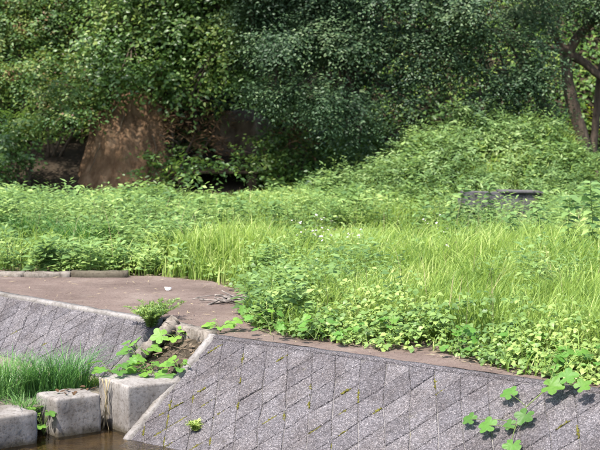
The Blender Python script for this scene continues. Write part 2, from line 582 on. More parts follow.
def revetment(label, O, u, v, nn, a0, a1, b0, b1, A, B, off, seed, moss_n):
    root = empty('revetment_wall', tuple(O + u * .5 * (a0 + a1) + v * b1), label, 'wall')
    base = O + u * .5 * (a0 + a1) + v * b1
    r = np.random.default_rng(seed)
    W = lambda a, b, h: O + u * a + v * b + nn * h - base
    # mortar backing slab
    q = [W(a0, b0 - .02, .001), W(a1, b0 - .02, .001), W(a1, b1, .001), W(a0, b1, .001)]
    q2 = [W(a0, b0 + .1, -.3), W(a1, b0 + .1, -.3), W(a1, b1, -.3), W(a0, b1, -.3)]
    V = np.array(q + q2)
    F = np.array([[3, 2, 1, 0], [4, 5, 6, 7], [0, 1, 5, 4], [1, 2, 6, 5], [2, 3, 7, 6], [3, 0, 4, 7]])
    link('mortar_backing', mesh_np('mortar_backing', V, F), M['joint'], root)
    cnt = 0
    edges = []
    jt = {}

    def jit(i, j):
        if (i, j) not in jt:
            jt[(i, j)] = (a0 + i * A + off[0] + r.normal(0, A * .05), b0 + j * B + off[1] + r.normal(0, B * .05))
        return jt[(i, j)]
    ni = int((a1 - a0) / A) + 4; nj = int((b1 - b0) / B) + 4
    for i in range(-2, ni):
        for j in range(-2, nj):
            if (i + j) % 2: continue
            cx, cy = a0 + i * A + off[0], b0 + j * B + off[1]
            poly = [jit(i - 1, j), jit(i, j + 1), jit(i + 1, j), jit(i, j - 1)]
            for (aa, bb, cc) in ((-1, 0, -a0), (1, 0, a1), (0, -1, -b0), (0, 1, b1)):
                poly = clip_poly(poly, aa, bb, cc)
                if len(poly) < 3: break
            if len(poly) < 3 or area(poly) < .0012: continue
            jw = (.0010 + .0036 * r.uniform() ** 2) * min(1.15, .45 + 1.0 * max(0, cy - b0))
            p1 = inset(poly, jw)
            p2 = inset(poly, jw + .006) if p1 else None
            if not p2 or len(p2) < 3: continue
            h = .009 + abs(r.normal(0, .0035))
            tx, ty = r.normal(0, .012, 2)
            k1 = len(p1); k2 = len(p2)
            top = [W(x, y, h + (x - cx) * tx + (y - cy) * ty) for x, y in p2]
            mid = [W(x, y, h - .008) for x, y in p1]
            bot = [W(x, y, -.02) for x, y in p1]
            me = bpy.data.meshes.new('block')
            fs = [list(range(k2))]
            o1 = k2; o2 = k2 + k1
            if k1 == k2:
                for t in range(k1):
                    s_ = (t + 1) % k1
                    fs.append([o1 + t, o1 + s_, s_, t]); fs.append([o2 + t, o2 + s_, o1 + s_, o1 + t])
            else:
                top = [W(x, y, h + (x - cx) * tx + (y - cy) * ty) for x, y in p1]
                mid = []; k2 = k1; o2 = k1
                fs = [list(range(k1))] + [[o2 + t, o2 + (t + 1) % k1, (t + 1) % k1, t] for t in range(k1)]
            me.from_pydata([tuple(x) for x in top + mid + bot], [], fs)
            me.update()
            if me.polygons[0].normal.dot(Vector(nn)) < 0: me.flip_normals()
            link('block', me, M['agg'], root)
            cnt += 1
            if b0 < cy < b1 and a0 < cx < a1:
                edges.append(((cx, cy + B), (cx + A, cy))); edges.append(((cx, cy - B), (cx + A, cy)))
    # moss cushions in joints
    parts = []
    wts = np.array([math.exp(-max(0, e[0][0] - a0) / 1.1) * (.35 + max(0, e[0][1])) + .03 for e in edges])
    for e in r.choice(len(edges), min(moss_n, len(edges)), replace=False, p=wts / wts.sum()):
        (xa, ya), (xb, yb) = edges[e]
        f0, f1 = sorted(r.uniform(0, 1, 2))
        if f1 - f0 < .35: f0, f1 = max(0, f0 - .25), min(1, f1 + .25)
        n = 16
        pts = []
        for k in range(n):
            f = f0 + (f1 - f0) * k / (n - 1)
            x, y = xa + (xb - xa) * f, ya + (yb - ya) * f
            if not (a0 + .01 < x < a1 - .01 and b0 + .01 < y < b1): break
            pts.append(W(x + r.normal(0, .003), y + r.normal(0, .003), .006))
        if len(pts) < 3: continue
        rad = [.005 + .007 * math.sin(math.pi * (k + .5) / len(pts)) * r.uniform(.5, 1.3) for k in range(len(pts))]
        parts.append(tube(pts, np.array(rad) * r.uniform(.35, 1.25, len(rad)), 6, .4, int(e)))
    if parts:
        V, F = join_arrays(parts)
        o = link('moss', mesh_np('moss', V, F, True), M['moss'], root)
    return root, base, W


def bar_box(pts_bottom_top, seg=1):
    pass


def strip_mesh(name, path, prof, base, jit=0.0, seed=1):
    """sweep closed profile list of offset vectors (k,3) along path points"""
    r = np.random.default_rng(seed)
    k = len(prof); n = len(path)
    V = []
    for p in path:
        for q in prof:
            V.append(np.asarray(p) + q + r.normal(0, jit, 3) - base)
    F = []
    for i in range(n - 1):
        for j in range(k):
            F.append([i * k + j, i * k + (j + 1) % k, (i + 1) * k + (j + 1) % k, (i + 1) * k + j])
    V = np.array(V)
    caps = [np.array([list(range(k))[::-1]]), np.array([[(n - 1) * k + j for j in range(k)]])]
    me = mesh_np(name, V, [np.array(F)] + caps)
    bm = bmesh.new(); bm.from_mesh(me); bmesh.ops.recalc_face_normals(bm, faces=bm.faces); bm.to_mesh(me); bm.free()
    return me


LLEN = np.linalg.norm(LB - LA)
WL, bL, WLf = revetment('far sloping pebbled revetment wall left of the weir, below the maroon path', LA, uL, vL, nnL, -2.2, LLEN - .02, .05, .80, .105, .17, (.03, .02), 21, 10)
RLEN = np.linalg.norm(RB - RA)
WR, bR, WRf = revetment('near sloping pebbled revetment wall with mossy diamond joints at bottom right', RA, uR, vR, nnR, .075, RLEN + 2.2, .045, 1.62, .125, .205, (.02, .05), 22, 60)
# copings (part of each wall)
prof = [np.array(q) for q in []]


def coping(root, base, O, u, n, a0, a1, w, mat, seed, drop=.055):
    pr = [n * .035 + [0, 0, -drop], n * .035 + [0, 0, -.012], n * .025 + [0, 0, .004], n * -w + [0, 0, .008], n * -w + [0, 0, -.08]]
    path = [O + u * t for t in np.linspace(a0, a1, 60)]
    link('coping', strip_mesh('coping', path, pr, base, .0022, seed), mat, root)


coping(WL, bL, LA, uL, nL, -2.2, LLEN - .02, .055, M['conc_light'], 3)
coping(WR, bR, RA, uR, nR, .0, RLEN + 2.2, .03, M['agg'], 4, .05)
# pale border band down the left edge of the near wall
pr = [uR * 0 + nnR * .02, uR * .068 + nnR * .02, uR * .068 - nnR * .2, uR * 0 - nnR * .45]
link('border_band', strip_mesh('border_band', [RA + vR * t for t in np.linspace(.0, 1.33, 50)], pr, bR, .0018, 5), M['conc_light'], WR)

# ------------------------------------------------------------------ weir: lip, apron, blocks
lip_base = LB + uL * .26 + vL * .55
pr = []
for th in np.linspace(0, 2 * math.pi, 9)[:-1]:
    pr.append(uL * .075 * math.cos(th) + nnL * (.06 * math.sin(th) + .035))
lip = strip_mesh('concrete_lip', [LB + uL * (.24 + .02 * math.sin(9 * t)) + vL * t for t in np.linspace(-.01, .5, 40)], pr, lip_base, .006, 8)
o = link('concrete_lip', lip, M['conc_rough'], None, tuple(lip_base))
tag(o, 'rough weathered concrete lip running down the bank between the two pebbled walls', 'concrete lip')
# short beam along the path edge, joining lip and near wall
be = LB + uL * .24 + np.array([0, 0, -.02])
bb = RA + nR * -.03
pr = [np.array([0, 0, -.16]) + nL * .07, np.array([0, 0, .022]) + nL * .055, np.array([0, 0, .03]) + nL * 0, np.array([0, 0, .026]) - nL * .06, np.array([0, 0, -.16]) - nL * .06]
o = link('concrete_beam', strip_mesh('concrete_beam', [be + (bb - be) * t for t in np.linspace(0, .97, 26)], pr, be, .006, 9), M['conc_rough'], None, tuple(be))
tag(o, 'short crumbling concrete beam at the path edge above the plant filled gap', 'beam')


def sheet(name, corners, mat, n=24, amp=.02, k=4, seed=1, fn=None):
    """bilinear patch of 4 corners with noise"""
    c = [np.asarray(q, float) for q in corners]
    a = np.linspace(0, 1, n)
    A, Bq = np.meshgrid(a, a, indexing='ij')
    P = (c[0] * ((1 - A) * (1 - Bq))[..., None] + c[1] * (A * (1 - Bq))[..., None] + c[2] * (A * Bq)[..., None] + c[3] * ((1 - A) * Bq)[..., None])
    P[..., 2] += amp * sines(P[..., 0], P[..., 1], k, seed)
    i = np.arange(n * n).reshape(n, n)
    F = np.stack([i[:-1, :-1], i[1:, :-1], i[1:, 1:], i[:-1, 1:]], -1).reshape(-1, 4)
    return link(name, mesh_np(name, P.reshape(-1, 3), F, True), mat)


# dirt slope filling the gap between lip and near wall
g0 = LB + uL * .10 + vL * .0; g1 = RA + uR * .03
o = sheet('dirt_slope', [g0 + [0, 0, -.06], g1 + [0, 0, -.07], g1 + vR * .72 + [0, 0, -.05], g0 + vL * .74 + [0, 0, -.02]], M['litter'], 40, .035, 22, 4)
tag(o, kind='structure')
# apron (upper bed) behind the blocks, silted
ap0 = LA + uL * -2.4 + nL * .5; ap1 = RA + nR * .36
apf = 14.95
o = sheet('apron', [np.array([*ap0[:2], APRON_Z]), np.array([*(LB + uL * .45 + nL * .5)[:2], APRON_Z + .03]),
                    np.array([-1.60, 14.95, APRON_Z - .02]), np.array([-4.7, 12.75, APRON_Z - .06])], M['silt'], 40, .02, 5, 9)
tag(o, kind='structure')

FW = unit(v3(.80, .60)); BK = unit(v3(-.60, .80))      # along the weir, and upstream


def weir_block(label, corner, w, d, ztop, seed, zbot=-1.0, yaw=0.0):
    """corner = front-left corner xy at the waterline; w along FW, d along BK"""
    ca, sa = math.cos(yaw), math.sin(yaw)
    rot = lambda v: v3(v[0] * ca - v[1] * sa, v[0] * sa + v[1] * ca)
    fw, bk = rot(FW), rot(BK)
    bm = bmesh.new()
    c = v3(*corner)
    base = c + fw * w / 2 + bk * d / 2 + [0, 0, zbot]
    vv = []
    for z in (zbot, ztop):
        for (a, b) in ((0, 0), (w, 0), (w, d), (0, d)):
            vv.append(bm.verts.new(tuple(c + fw * a + bk * b + [0, 0, z] - base)))
    for f in ((3, 2, 1, 0), (4, 5, 6, 7), (0, 1, 5, 4), (1, 2, 6, 5), (2, 3, 7, 6), (3, 0, 4, 7)):
        bm.faces.new([vv[i] for i in f])
    bmesh.ops.bevel(bm, geom=list(bm.edges), offset=.024, segments=3, profile=.6, affect='EDGES')
    bmesh.ops.subdivide_edges(bm, edges=[e for e in bm.edges if e.calc_length() > .2], cuts=7, use_grid_fill=True)
    bm.normal_update()
    r = np.random.default_rng(seed)
    for v in bm.verts:
        p = v.co
        q = .006 * math.sin(p.x * 17 + seed) * math.sin(p.y * 13 + p.z * 11 + seed * 2) + .003 * math.sin(p.x * 41 + p.z * 37 + seed)
        v.co = p + v.normal * (q + r.normal(0, .0012))
    me = bpy.data.meshes.new('concrete_block'); bm.to_mesh(me); bm.free()
    for pl in me.polygons: pl.use_smooth = True
    o = link('concrete_block', me, M['block'], None, tuple(base))
    return tag(o, label, 'concrete block', 'weir blocks')


# geometry of blocks at waterline
weir_block('lowest concrete weir block cut off by the photograph left edge', (-2.66, 13.73), 0.62, .42, -.475, 31, yaw=.02)
weir_block('middle concrete weir block with dead leaves on top and seedling at its side', (-2.045, 14.32), .43, .37, -.415, 32, yaw=-.02)
weir_block('tallest concrete weir block wedged against the near sloping wall', (-1.455, 14.42), .62, .58, -.325, 33, yaw=-.08)

# water
bm = bmesh.new()
a = LA + uL * -25 + nL * .4; b = RB + uR * 25 + nR * .4
cs = [a, b, b + nR * 8, a + nR * 8]
bm.faces.new([bm.verts.new((p[0], p[1], WATER_Z)) for p in cs])
bm.normal_update()
me = bpy.data.meshes.new('water'); bm.to_mesh(me); bm.free()
if me.polygons[0].normal.z < 0: me.flip_normals()
tag(link('water', me, M['water']), kind='structure')

# ------------------------------------------------------------------ kerb
kb = v3(-3.4, 19.11)
kroot = empty('kerb', tuple(kb), 'low concrete kerb stones along the back of the maroon path at left', 'kerb')
kd = unit(v3(1.28, -.06)); kn = np.array([-kd[1], kd[0], 0])
for i, (a, b, hh) in enumerate(((-1.45, -.86, .05), (-.85, -.26, .05), (-.25, .34, .045), (.35, .86, .05), (.87, 1.50, .062))):
    pr = [kn * -.06 + [0, 0, -.05], kn * -.055 + [0, 0, hh - .02], kn * -.04 + [0, 0, hh], kn * .05 + [0, 0, hh + .004], kn * .06 + [0, 0, hh - .02], kn * .06 + [0, 0, -.05]]
    link('kerb_stone', strip_mesh('kerb_stone', [kb + kd * t for t in np.linspace(a, b, 9)], pr, kb, .004, 40 + i), M['conc_rough'] if i < 4 else M['block'], kroot)

# ------------------------------------------------------------------ hillside features
def bluff(name, label, c, r0, r1, h, back, mat, seed, squash=1.0, lean=0.0):
    na, nh = 48, 30
    V = []
    rr = np.random.default_rng(seed)
    for j in range(nh + 1):
        f = j / nh
        rad = r0 + (r1 - r0) * f ** .8
        zz = h * f
        if f > .9: rad *= 1 - (f - .9) * 4
        for i in range(na + 1):
            th = math.radians(-200 + 220 * i / na)
            x = math.cos(th) * rad * squash; y = math.sin(th) * rad
            g = 1 + .07 * math.sin(th * 5 + f * 3 + seed) + .045 * math.sin(th * 13 - f * 5) + .03 * math.sin(th * 29 + f * 9) + .04 * math.sin(f * 11 + th * 2)
            V.append((x * g + lean * f, y * g + back * f, zz - .15 + rr.normal(0, .008)))
    V = np.array(V)
    i = np.arange(len(V)).reshape(nh + 1, na + 1)
    F = np.stack([i[:-1, :-1], i[:-1, 1:], i[1:, 1:], i[1:, :-1]], -1).reshape(-1, 4)
    cap = np.array([i[-1][::-1]])
    me = mesh_np(name, V, [F], True)
    # back cap: fan
    bm = bmesh.new(); bm.from_mesh(me); bm.verts.ensure_lookup_table()
    vc = bm.verts.new((V[i[-1]].mean(0)[0], V[i[-1]].mean(0)[1] + r1, h - .1))
    bm.verts.ensure_lookup_table()
    for k in range(na):
        bm.faces.new((bm.verts[int(i[-1][k])], bm.verts[int(i[-1][k + 1])], vc))
    bm.to_mesh(me); bm.free()
    for pl in me.polygons: pl.use_smooth = True
    o = link(name, me, mat, None, tuple(c))
    return tag(o, label, 'earth bank')


bluff('earth_bank', 'bare brown earth bank with sloping streaks under the trees', (-2.80, 28.6, .1), .86, .42, 1.98, .75, M['soil'], 3, 1.12, -.04)
bluff('earth_bank', 'small pale grey-brown rock face in shade above the dark culvert', (-1.0, 29.6, .2), .62, .35, 1.38, .5, M['soil_grey'], 5, 1.15, 0)

r = np.random.default_rng(14)
bank = [o for o in COL.objects if o.name == 'earth_bank'][0]
for k in range(5):
    th = R(r.uniform(-165, -25)); f0 = r.uniform(.45, .85); f1 = f0 - r.uniform(.2, .45)
    pts = []
    for q in range(7):
        f = f0 + (f1 - f0) * q / 6; rad = .86 + (.42 - .86) * f ** .8 + .03
        t2 = th + .25 * q / 6 * (1 if k % 2 else -1) + r.normal(0, .04)
        pts.append((math.cos(t2) * rad * 1.05 + .02 * f, math.sin(t2) * rad * 1.05 + .75 * f, 1.95 * f - .15))
    V, F = tube(smooth_path(pts, 16), np.linspace(.012, .004, 16), 5, .1, k)
    link('root', mesh_np('root', V, F, True), M['vine_stem'], bank)

# culvert
cv = v3(-1.27, 27.6, -0.03)
croot = empty('culvert', tuple(cv), 'dark rectangular culvert mouth at the foot of the shaded hillside', 'culvert')


def box_part(name, parent, lo, hi, mat, bev=.012):
    bm = bmesh.new()
    bmesh.ops.create_cube(bm, size=1)
    for v in bm.verts:
        v.co = Vector([lo[k] + (v.co[k] + .5) * (hi[k] - lo[k]) for k in range(3)])
    bmesh.ops.bevel(bm, geom=list(bm.edges), offset=bev, segments=2, affect='EDGES')
    me = bpy.data.meshes.new(name); bm.to_mesh(me); bm.free()
    return link(name, me, mat, parent)


box_part('side_wall', croot, (-.68, 0, -.2), (-.52, 1.7, .56), M['hill'])
box_part('side_wall', croot, (.42, 0, -.2), (.58, 1.7, .56), M['hill'])
box_part('top_slab', croot, (-.70, -.03, .563), (.60, 1.7, .60), M['hill'])
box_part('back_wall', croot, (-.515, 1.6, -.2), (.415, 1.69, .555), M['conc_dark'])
# low dark wall at right
dw = v3(2.85, 24.3, 0)
droot = empty('low_wall', tuple(dw), 'low dark stained concrete wall half hidden in weeds at right', 'wall')
droot.rotation_euler = (0, .035, .14)
box_part('wall_body', droot, (-.60, 0, -.1), (.60, .28, .50), M['conc_mid'], .03)
box_part('cap', droot, (-.05, -.03, .502), (.58, .31, .53), M['conc_mid'], .015)

# ------------------------------------------------------------------ foliage builders
def shoots(c, rad, n_sh, per, L, W, droop=.35, shell=.5, step=.06, r=rng, up=.55, tpl=RHOMB, spread=.9, nb=None):
    """leafy shoots filling an ellipsoid; returns arrays"""
    c = np.asarray(c, float); rad = np.asarray(rad, float)
    d = unit(r.normal(0, 1, (n_sh, 3)))
    rr = (shell + (1 - shell) * r.uniform(0, 1, n_sh)) ** .7
    S = c + d * rad * rr[:, None]
    S += r.normal(0, .06, S.shape) * rad
    dirn = unit(d * [1, 1, .55] + r.normal(0, .5, d.shape) + [0, 0, -droop * .5])
    k = np.arange(per)
    P = S[:, None, :] + dirn[:, None, :] * (k * step)[None, :, None] + np.array([0, 0, -1]) * (droop * .5 * (k * step) ** 2 / (per * step))[None, :, None]
    P = P + r.normal(0, step * .25, P.shape)
    side = unit(np.cross(dirn, [0, 0, 1.0]) + 1e-6)
    sgn = np.where(k % 2 == 0, 1, -1)[None, :, None]
    D = dirn[:, None, :] * .55 + side[:, None, :] * sgn * spread + r.normal(0, .3, P.shape) + np.array([0, 0, -.22])
    N = (np.array([0, 0, up]) + d[:, None, :] * .45 if nb is None else np.array([0, 0, .3]) + nb * 1.0 + d[:, None, :] * .25) + r.normal(0, .34, P.shape)
    P = P.reshape(-1, 3); D = D.reshape(-1, 3); N = N.reshape(-1, 3)
    n = len(P)
    l = L * r.uniform(.65, 1.25, n); w = W * r.uniform(.7, 1.2, n)
    return leaf_arrays(P, D, N, l, w, tpl)


def clump_leaves(c, rad, n, per, leaf, droop, step, r, tpl):
    """a clump made of flattened leafy sprays with gaps between them"""
    rad = np.asarray(rad, float)
    surf = (rad[0] * rad[1] + rad[1] * rad[2] + rad[0] * rad[2]) * 4.2
    K = max(5, int(surf / .20))
    out = []
    d = unit(r.normal(0, 1, (K, 3)))
    d[:, 2] = np.where(d[:, 2] < -.35, -d[:, 2], d[:, 2])
    q = np.asarray(c) + d * rad * (r.uniform(.5, 1.0, (K, 1)) ** .5) + r.normal(0, .05, (K, 3))
    for k in range(K):
        g = r.uniform(.12, .28)
        out.append(shoots(q[k], (g, g, g * .42), max(3, int(n / K * r.uniform(.5, 1.5))), per, leaf[0], leaf[1], droop, .05, step, r, tpl=tpl, nb=d[k]))
    return join_arrays(out)


def tree(name, label, cat, base, limbs, clumps, leaf, mat, per=9, dens=1.0, tpl=RHOMB, group=None, droop=.4, shell=.35, step=.055, twigs=True, seed=0):
    """limbs: list of (points, r_start, r_end); clumps: list of (centre, radii, leaves per m3-ish weight)"""
    r = np.random.default_rng(seed)
    base = np.asarray(base, float)
    root = empty(name, tuple(base), label, cat, group)
    for i, (pts, ra, rb) in enumerate(limbs):
        n = max(6, len(pts) * 4)
        p = smooth_path(pts, n) - base
        V, F = tube(p, np.linspace(ra, rb, n), 9, .05, seed + i)
        link('trunk' if i == 0 else 'branch', mesh_np('limb', V, F, True), M['bark'], root)
    parts = []; tw = []
    for (c, rad, wgt) in clumps:
        vol = rad[0] * rad[1] * rad[2] * 4.2
        surf = (rad[0] * rad[1] + rad[1] * rad[2] + rad[0] * rad[2]) * 4.2
        n = int(dens * wgt * surf * 3.2 / (leaf[0] * leaf[1]) / per)
        parts.append(clump_leaves(np.asarray(c) - base, rad, max(n, 6), per, leaf, droop, step, r, tpl))
        if twigs and limbs:
            # nearest limb point -> clump centre
            allp = np.concatenate([smooth_path(l[0], max(6, len(l[0]) * 4)) for l in limbs])
            q = allp[np.argmin(((allp - np.asarray(c)) ** 2).sum(1))]
            mid = (q + np.asarray(c)) / 2 + [0, 0, .15]
            tw.append(tube(smooth_path([q, mid, c], 7) - base, np.linspace(.028, .008, 7), 5))
            for _ in range(4):
                e = np.asarray(c) + r.normal(0, .5, 3) * rad
                tw.append(tube(smooth_path([mid, (np.asarray(c) + e) / 2, e], 5) - base, np.linspace(.012, .004, 5), 4))
    V, F = join_arrays(parts)
    link('crown' if cat == 'tree' else 'foliage', mesh_np('crown', V, F), mat, root)
    if tw:
        V, F = join_arrays(tw)
        link('twigs', mesh_np('twigs', V, F, True), M['bark'], root)['kind'] = 'stuff'
    return root


FPX = 1734.1


def at(px, py, d):
    """world point at depth d that the reference frame shows at (px,py); used to read sizes off the photograph"""
    p = R(PITCH); a = (px - 300) / FPX; b = (225 - py) / FPX
    v = np.array([a, math.cos(p) + b * math.sin(p), -math.sin(p) + b * math.cos(p)])
    return v * (d / v[1]) + [0, 0, CAM_H]


def cl(px, py, d, rx, rz, ry=None, w=1.0):
    """clump: centre at px,py,d; radii given in pixels"""
    d = d + .28 * math.sin(px * 1.7 + py * 2.3)
    s = d / FPX
    return (at(px, py, d), (rx * s, (ry if ry else (rx + rz) / 2) * s, rz * s), w)


# ---- right tree with the forked trunk
tb = at(586, 168, 29.3); tb[2] = float(hill(tb[0], tb[1])) - .1
D_ = 29.3
fork = at(568, 52, D_)
limbs = [
    ([tb, at(583, 140, D_), at(573, 105, D_), at(567, 75, D_), fork], .125, .085),
    ([fork + [0, 0, -.05], at(577, 38, D_), at(592, 22, D_ + .1), at(612, 0, D_ + .2), at(640, -60, D_ + .5)], .09, .05),
    ([fork + [0, 0, -.03], at(585, 63, D_ - .1), at(603, 78, D_ - .2), at(640, 92, D_ - .3)], .085, .05),
    ([fork, at(556, 38, D_ - .1), at(545, 10, D_ - .4), at(520, -50, D_ - .9), at(490, -90, D_ - 1.4)], .075, .035),
    ([fork + [0, 0, .02], at(550, 48, D_ - .4), at(520, 35, D_ - 1.0), at(480, 30, D_ - 1.6)], .06, .02),
    ([tb + [.12, .1, 0], at(594, 140, D_ + .15), at(597, 110, D_ + .2), at(601, 70, D_ + .2), at(615, 20, D_ + .2)], .075, .05),
    ([tb + [.0, .2, 0], at(576, 130, D_ + .4), at(566, 95, D_ + .4), at(560, 40, D_ + .5)], .05, .03),
]
r = np.random.default_rng(5)
clumps = []
for (px, py, d, rx, rz, ry) in [(535, 12, 27.6, 26, 18, 14), (605, -8, 28.6, 40, 12, 20), (520, 50, 27.3, 22, 20, 12), (530, 82, 27.2, 14, 18, 10), (600, 20, 29.6, 18, 8, 12),
                                (548, 112, 27.2, 9, 12, 8), (512, 90, 27.2, 22, 16, 10), (545, 125, 27.2, 9, 6, 6), (470, 10, 27.3, 34, 22, 14), (520, -22, 27.4, 40, 16, 14),
                                (590, -45, 28.8, 50, 20, 26), (650, -20, 29, 40, 34, 30), (690, 40, 28.8, 30, 30, 26), (665, 78, 28.9, 26, 22, 20), (720, -20, 29, 50, 40, 30), (566, 8, 28.9, 18, 10, 14)]:
    clumps.append(cl(px, py, d, rx, rz, ry))
tree('forked_tree', 'dark tree with forked leaning trunk at the right edge', 'tree', tb, limbs, clumps, (.06, .032), M['dark'], dens=1.6, seed=51)

# ---- big dark evergreen tree in the middle
tb = at(345, 170, 30.6); tb[2] = float(hill(tb[0], tb[1])) - .1
limbs = [([tb, at(348, 120, 30.4), at(355, 60, 30.2), at(365, -20, 30), at(370, -120, 30)], .17, .1),
         ([at(352, 90, 30.3), at(400, 50, 29.4), at(440, 30, 28.6), at(480, 50, 28.0)], .08, .03),
         ([at(353, 80, 30.3), at(310, 40, 29.2), at(280, 60, 28.2)], .07, .025),
         ([at(358, 40, 30.1), at(350, 20, 29), at(340, 60, 27.8)], .07, .025)]
clumps = [cl(*q) for q in [
    (300, 45, 27.4, 46, 24), (255, 35, 27.9, 32, 20), (340, 45, 27.3, 40, 24), (385, 50, 27.3, 36, 24, 14), (430, 40, 27.3, 34, 20, 12), (470, 45, 27.3, 30, 20, 12),
    (300, 100, 27.1, 40, 15), (340, 110, 27.0, 36, 15), (275, 92, 27.3, 20, 10), (385, 88, 27.3, 28, 18, 12), (420, 72, 27.3, 24, 14, 12), (362, 128, 27.2, 16, 11), (405, 105, 27.3, 14, 8, 8),
    (460, 75, 27.3, 28, 14, 12), (488, 96, 27.3, 22, 12, 10), (480, 112, 27.3, 8, 9, 8), (320, 5, 27.5, 50, 20), (380, 5, 27.3, 40, 18, 14), (430, -2, 27.3, 40, 18, 14), (265, -5, 27.8, 44, 20),
    (395, -30, 27.3, 50, 20, 14), (290, -60, 27.4, 80, 50), (300, -130, 28.0, 90, 60), (250, -110, 27.8, 80, 50), (300, 10, 29.0, 60, 40), (335, 40, 29.2, 40, 40), (240, 20, 29.0, 50, 40), (290, 60, 28.8, 40, 24),]]
tree('evergreen_tree', 'dense dark evergreen tree with drooping crown filling the top centre', 'tree', tb, limbs, clumps, (.058, .032), M['dark'], dens=1.25, seed=52)

# ---- broadleaf tree, left of centre
tb = at(195, 150, 30.4); tb[2] = float(hill(tb[0], tb[1])) - .1
limbs = [([tb, at(190, 110, 30.2), at(185, 50, 29.8), at(180, -40, 29.6), at(180, -120, 29.6)], .12, .06),
         ([at(187, 70, 29.9), at(150, 40, 29.2), at(130, 20, 28.8)], .05, .02), ([at(183, -20, 29.7), at(150, -30, 28.2), at(90, -36, 26.9), at(-60, -34, 26.6)], .05, .015), ([at(183, -20, 29.7), at(220, -36, 28.0), at(280, -36, 26.7)], .045, .015), ([at(186, 60, 29.9), at(215, 35, 29), at(235, 40, 28.4)], .05, .02)]  # long limbs above the frame added to carry the unseen shading clumps
clumps = [cl(*q) for q in [(150, 40, 28.6, 34, 22), (190, 30, 28.4, 34, 22), (130, 72, 28.3, 30, 14), (165, 75, 28.3, 30, 18), (205, 68, 28.3, 32, 18), (235, 45, 28.2, 26, 22),
                           (185, 95, 28.4, 20, 9), (225, 85, 28.3, 24, 12), (-60, -30, 26.6, 36, 14, 24), (0, -32, 26.6, 36, 14, 24), (60, -30, 26.6, 36, 14, 24), (115, -30, 26.6, 34, 14, 24), (170, -30, 26.6, 34, 14, 24), (125, 15, 28.8, 34, 20), (170, 0, 28.7, 40, 22), (215, 5, 28.5, 34, 22), (100, 45, 29, 26, 22),  # row of unseen clumps above the frame added to shade the earth bank
                           (180, -60, 29, 80, 45), (120, -60, 29.3, 60, 45), (170, -150, 29.6, 90, 60), (160, 60, 29.8, 60, 40), (230, -60, 29, 50, 40)]]
tree('broadleaf_tree', 'mid green broadleaf tree with large leaves above the brown earth bank', 'tree', tb, limbs, clumps, (.085, .05), M['mid'], dens=.9, per=7, step=.08, tpl=OVATE, seed=53)

# ---- scrub and shrubs on the left slope
def shrub(name, label, clumps, leaf, mat, dens, seed, tpl=RHOMB, per=8, step=.05, droop=.3):
    c0 = np.asarray(clumps[0][0]); gz = float(hill(c0[0], c0[1] + .3))
    low = min(clumps, key=lambda q: q[0][2] - q[1][2])
    base = np.array([c0[0], c0[1] + .3, min(gz, c0[2])])
    limbs = [([base + [.06 * k, 0, -.05], (base + np.asarray(q[0])) / 2 + [.1 * k, 0, .1], np.asarray(q[0])], .03, .012) for k, q in enumerate(clumps[:4])]
    root = empty(name, tuple(base), label, 'shrub')
    V, F = join_arrays([tube(smooth_path(l[0], 8) - base, np.linspace(l[1], l[2], 8), 6) for l in limbs])
    link('stem', mesh_np('stem', V, F, True), M['bark'], root)
    r = np.random.default_rng(seed)
    parts = []
    for (c, rad, w) in clumps:
        surf = (rad[0] * rad[1] + rad[1] * rad[2] + rad[0] * rad[2]) * 4.2
        n = int(dens * w * surf * 3.2 / (leaf[0] * leaf[1]) / per)
        parts.append(clump_leaves(np.asarray(c) - base, rad, max(n, 6), per, leaf, droop, step, r, tpl))
    V, F = join_arrays(parts)
    link('foliage', mesh_np('foliage', V, F), mat, root)
    return root


shrub('scrub_bush', 'brown speckled scrub bush at the upper left corner', [cl(*q) for q in [(20, 40, 30.2, 36, 26), (50, 30, 30.4, 34, 24), (-20, 45, 30.2, 40, 28), (10, 5, 30.8, 50, 20), (70, 5, 30.8, 40, 20), (0, -40, 31.4, 80, 40)]], (.07, .04), M['scrub'], .75, 61)
shrub('scrub_bush', 'mixed green scrub bush on the slope above the dark hollow at left', [cl(*q) for q in [(45, 75, 29.4, 36, 22), (85, 75, 29.2, 34, 20), (10, 85, 29.4, 34, 20), (70, 100, 28.9, 34, 14), (-25, 85, 29.3, 40, 24), (95, 105, 28.6, 18, 10), (72, 118, 27.7, 20, 9), (60, 98, 27.8, 26, 12)]], (.07, .04), M['scrub'], .75, 62)
shrub('hanging_bush', 'dark glossy bush hanging over the shaded hollow at far left', [cl(*q) for q in [(15, 130, 28.2, 28, 18), (45, 122, 28.3, 26, 14), (20, 155, 28.0, 26, 18), (-15, 145, 28.1, 30, 24), (10, 180, 27.9, 26, 14)]], (.08, .042), M['mid'], .6, 63)
shrub('shade_bush', 'low leafy bush in shade between the earth bank and the culvert', [cl(*q) for q in [(165, 168, 27.6, 16, 12), (185, 156, 27.9, 14, 8), (150, 182, 27.5, 12, 9), (172, 180, 27.5, 7, 12), (205, 165, 27.55, 16, 4, 6), (228, 164, 27.55, 16, 4, 6), (250, 166, 27.55, 12, 5, 6), (186, 168, 27.5, 7, 8, 6)]], (.09, .045), M['mid'], .6, 64)
shrub('shade_bush', 'dark rounded bush in deep shade right of the culvert', [cl(*q) for q in [(285, 165, 28.0, 30, 20), (265, 185, 27.6, 16, 12), (310, 180, 27.7, 26, 16), (290, 145, 28.6, 26, 12)]], (.08, .045), M['mid'], .65, 65)
shrub('shade_bush', 'dark hanging bush below the evergreen crown in the middle', [cl(*q) for q in [(345, 165, 28.4, 30, 18), (380, 150, 28.8, 26, 16), (330, 150, 29, 24, 16)]], (.08, .045), M['hillvine'], .6, 66)
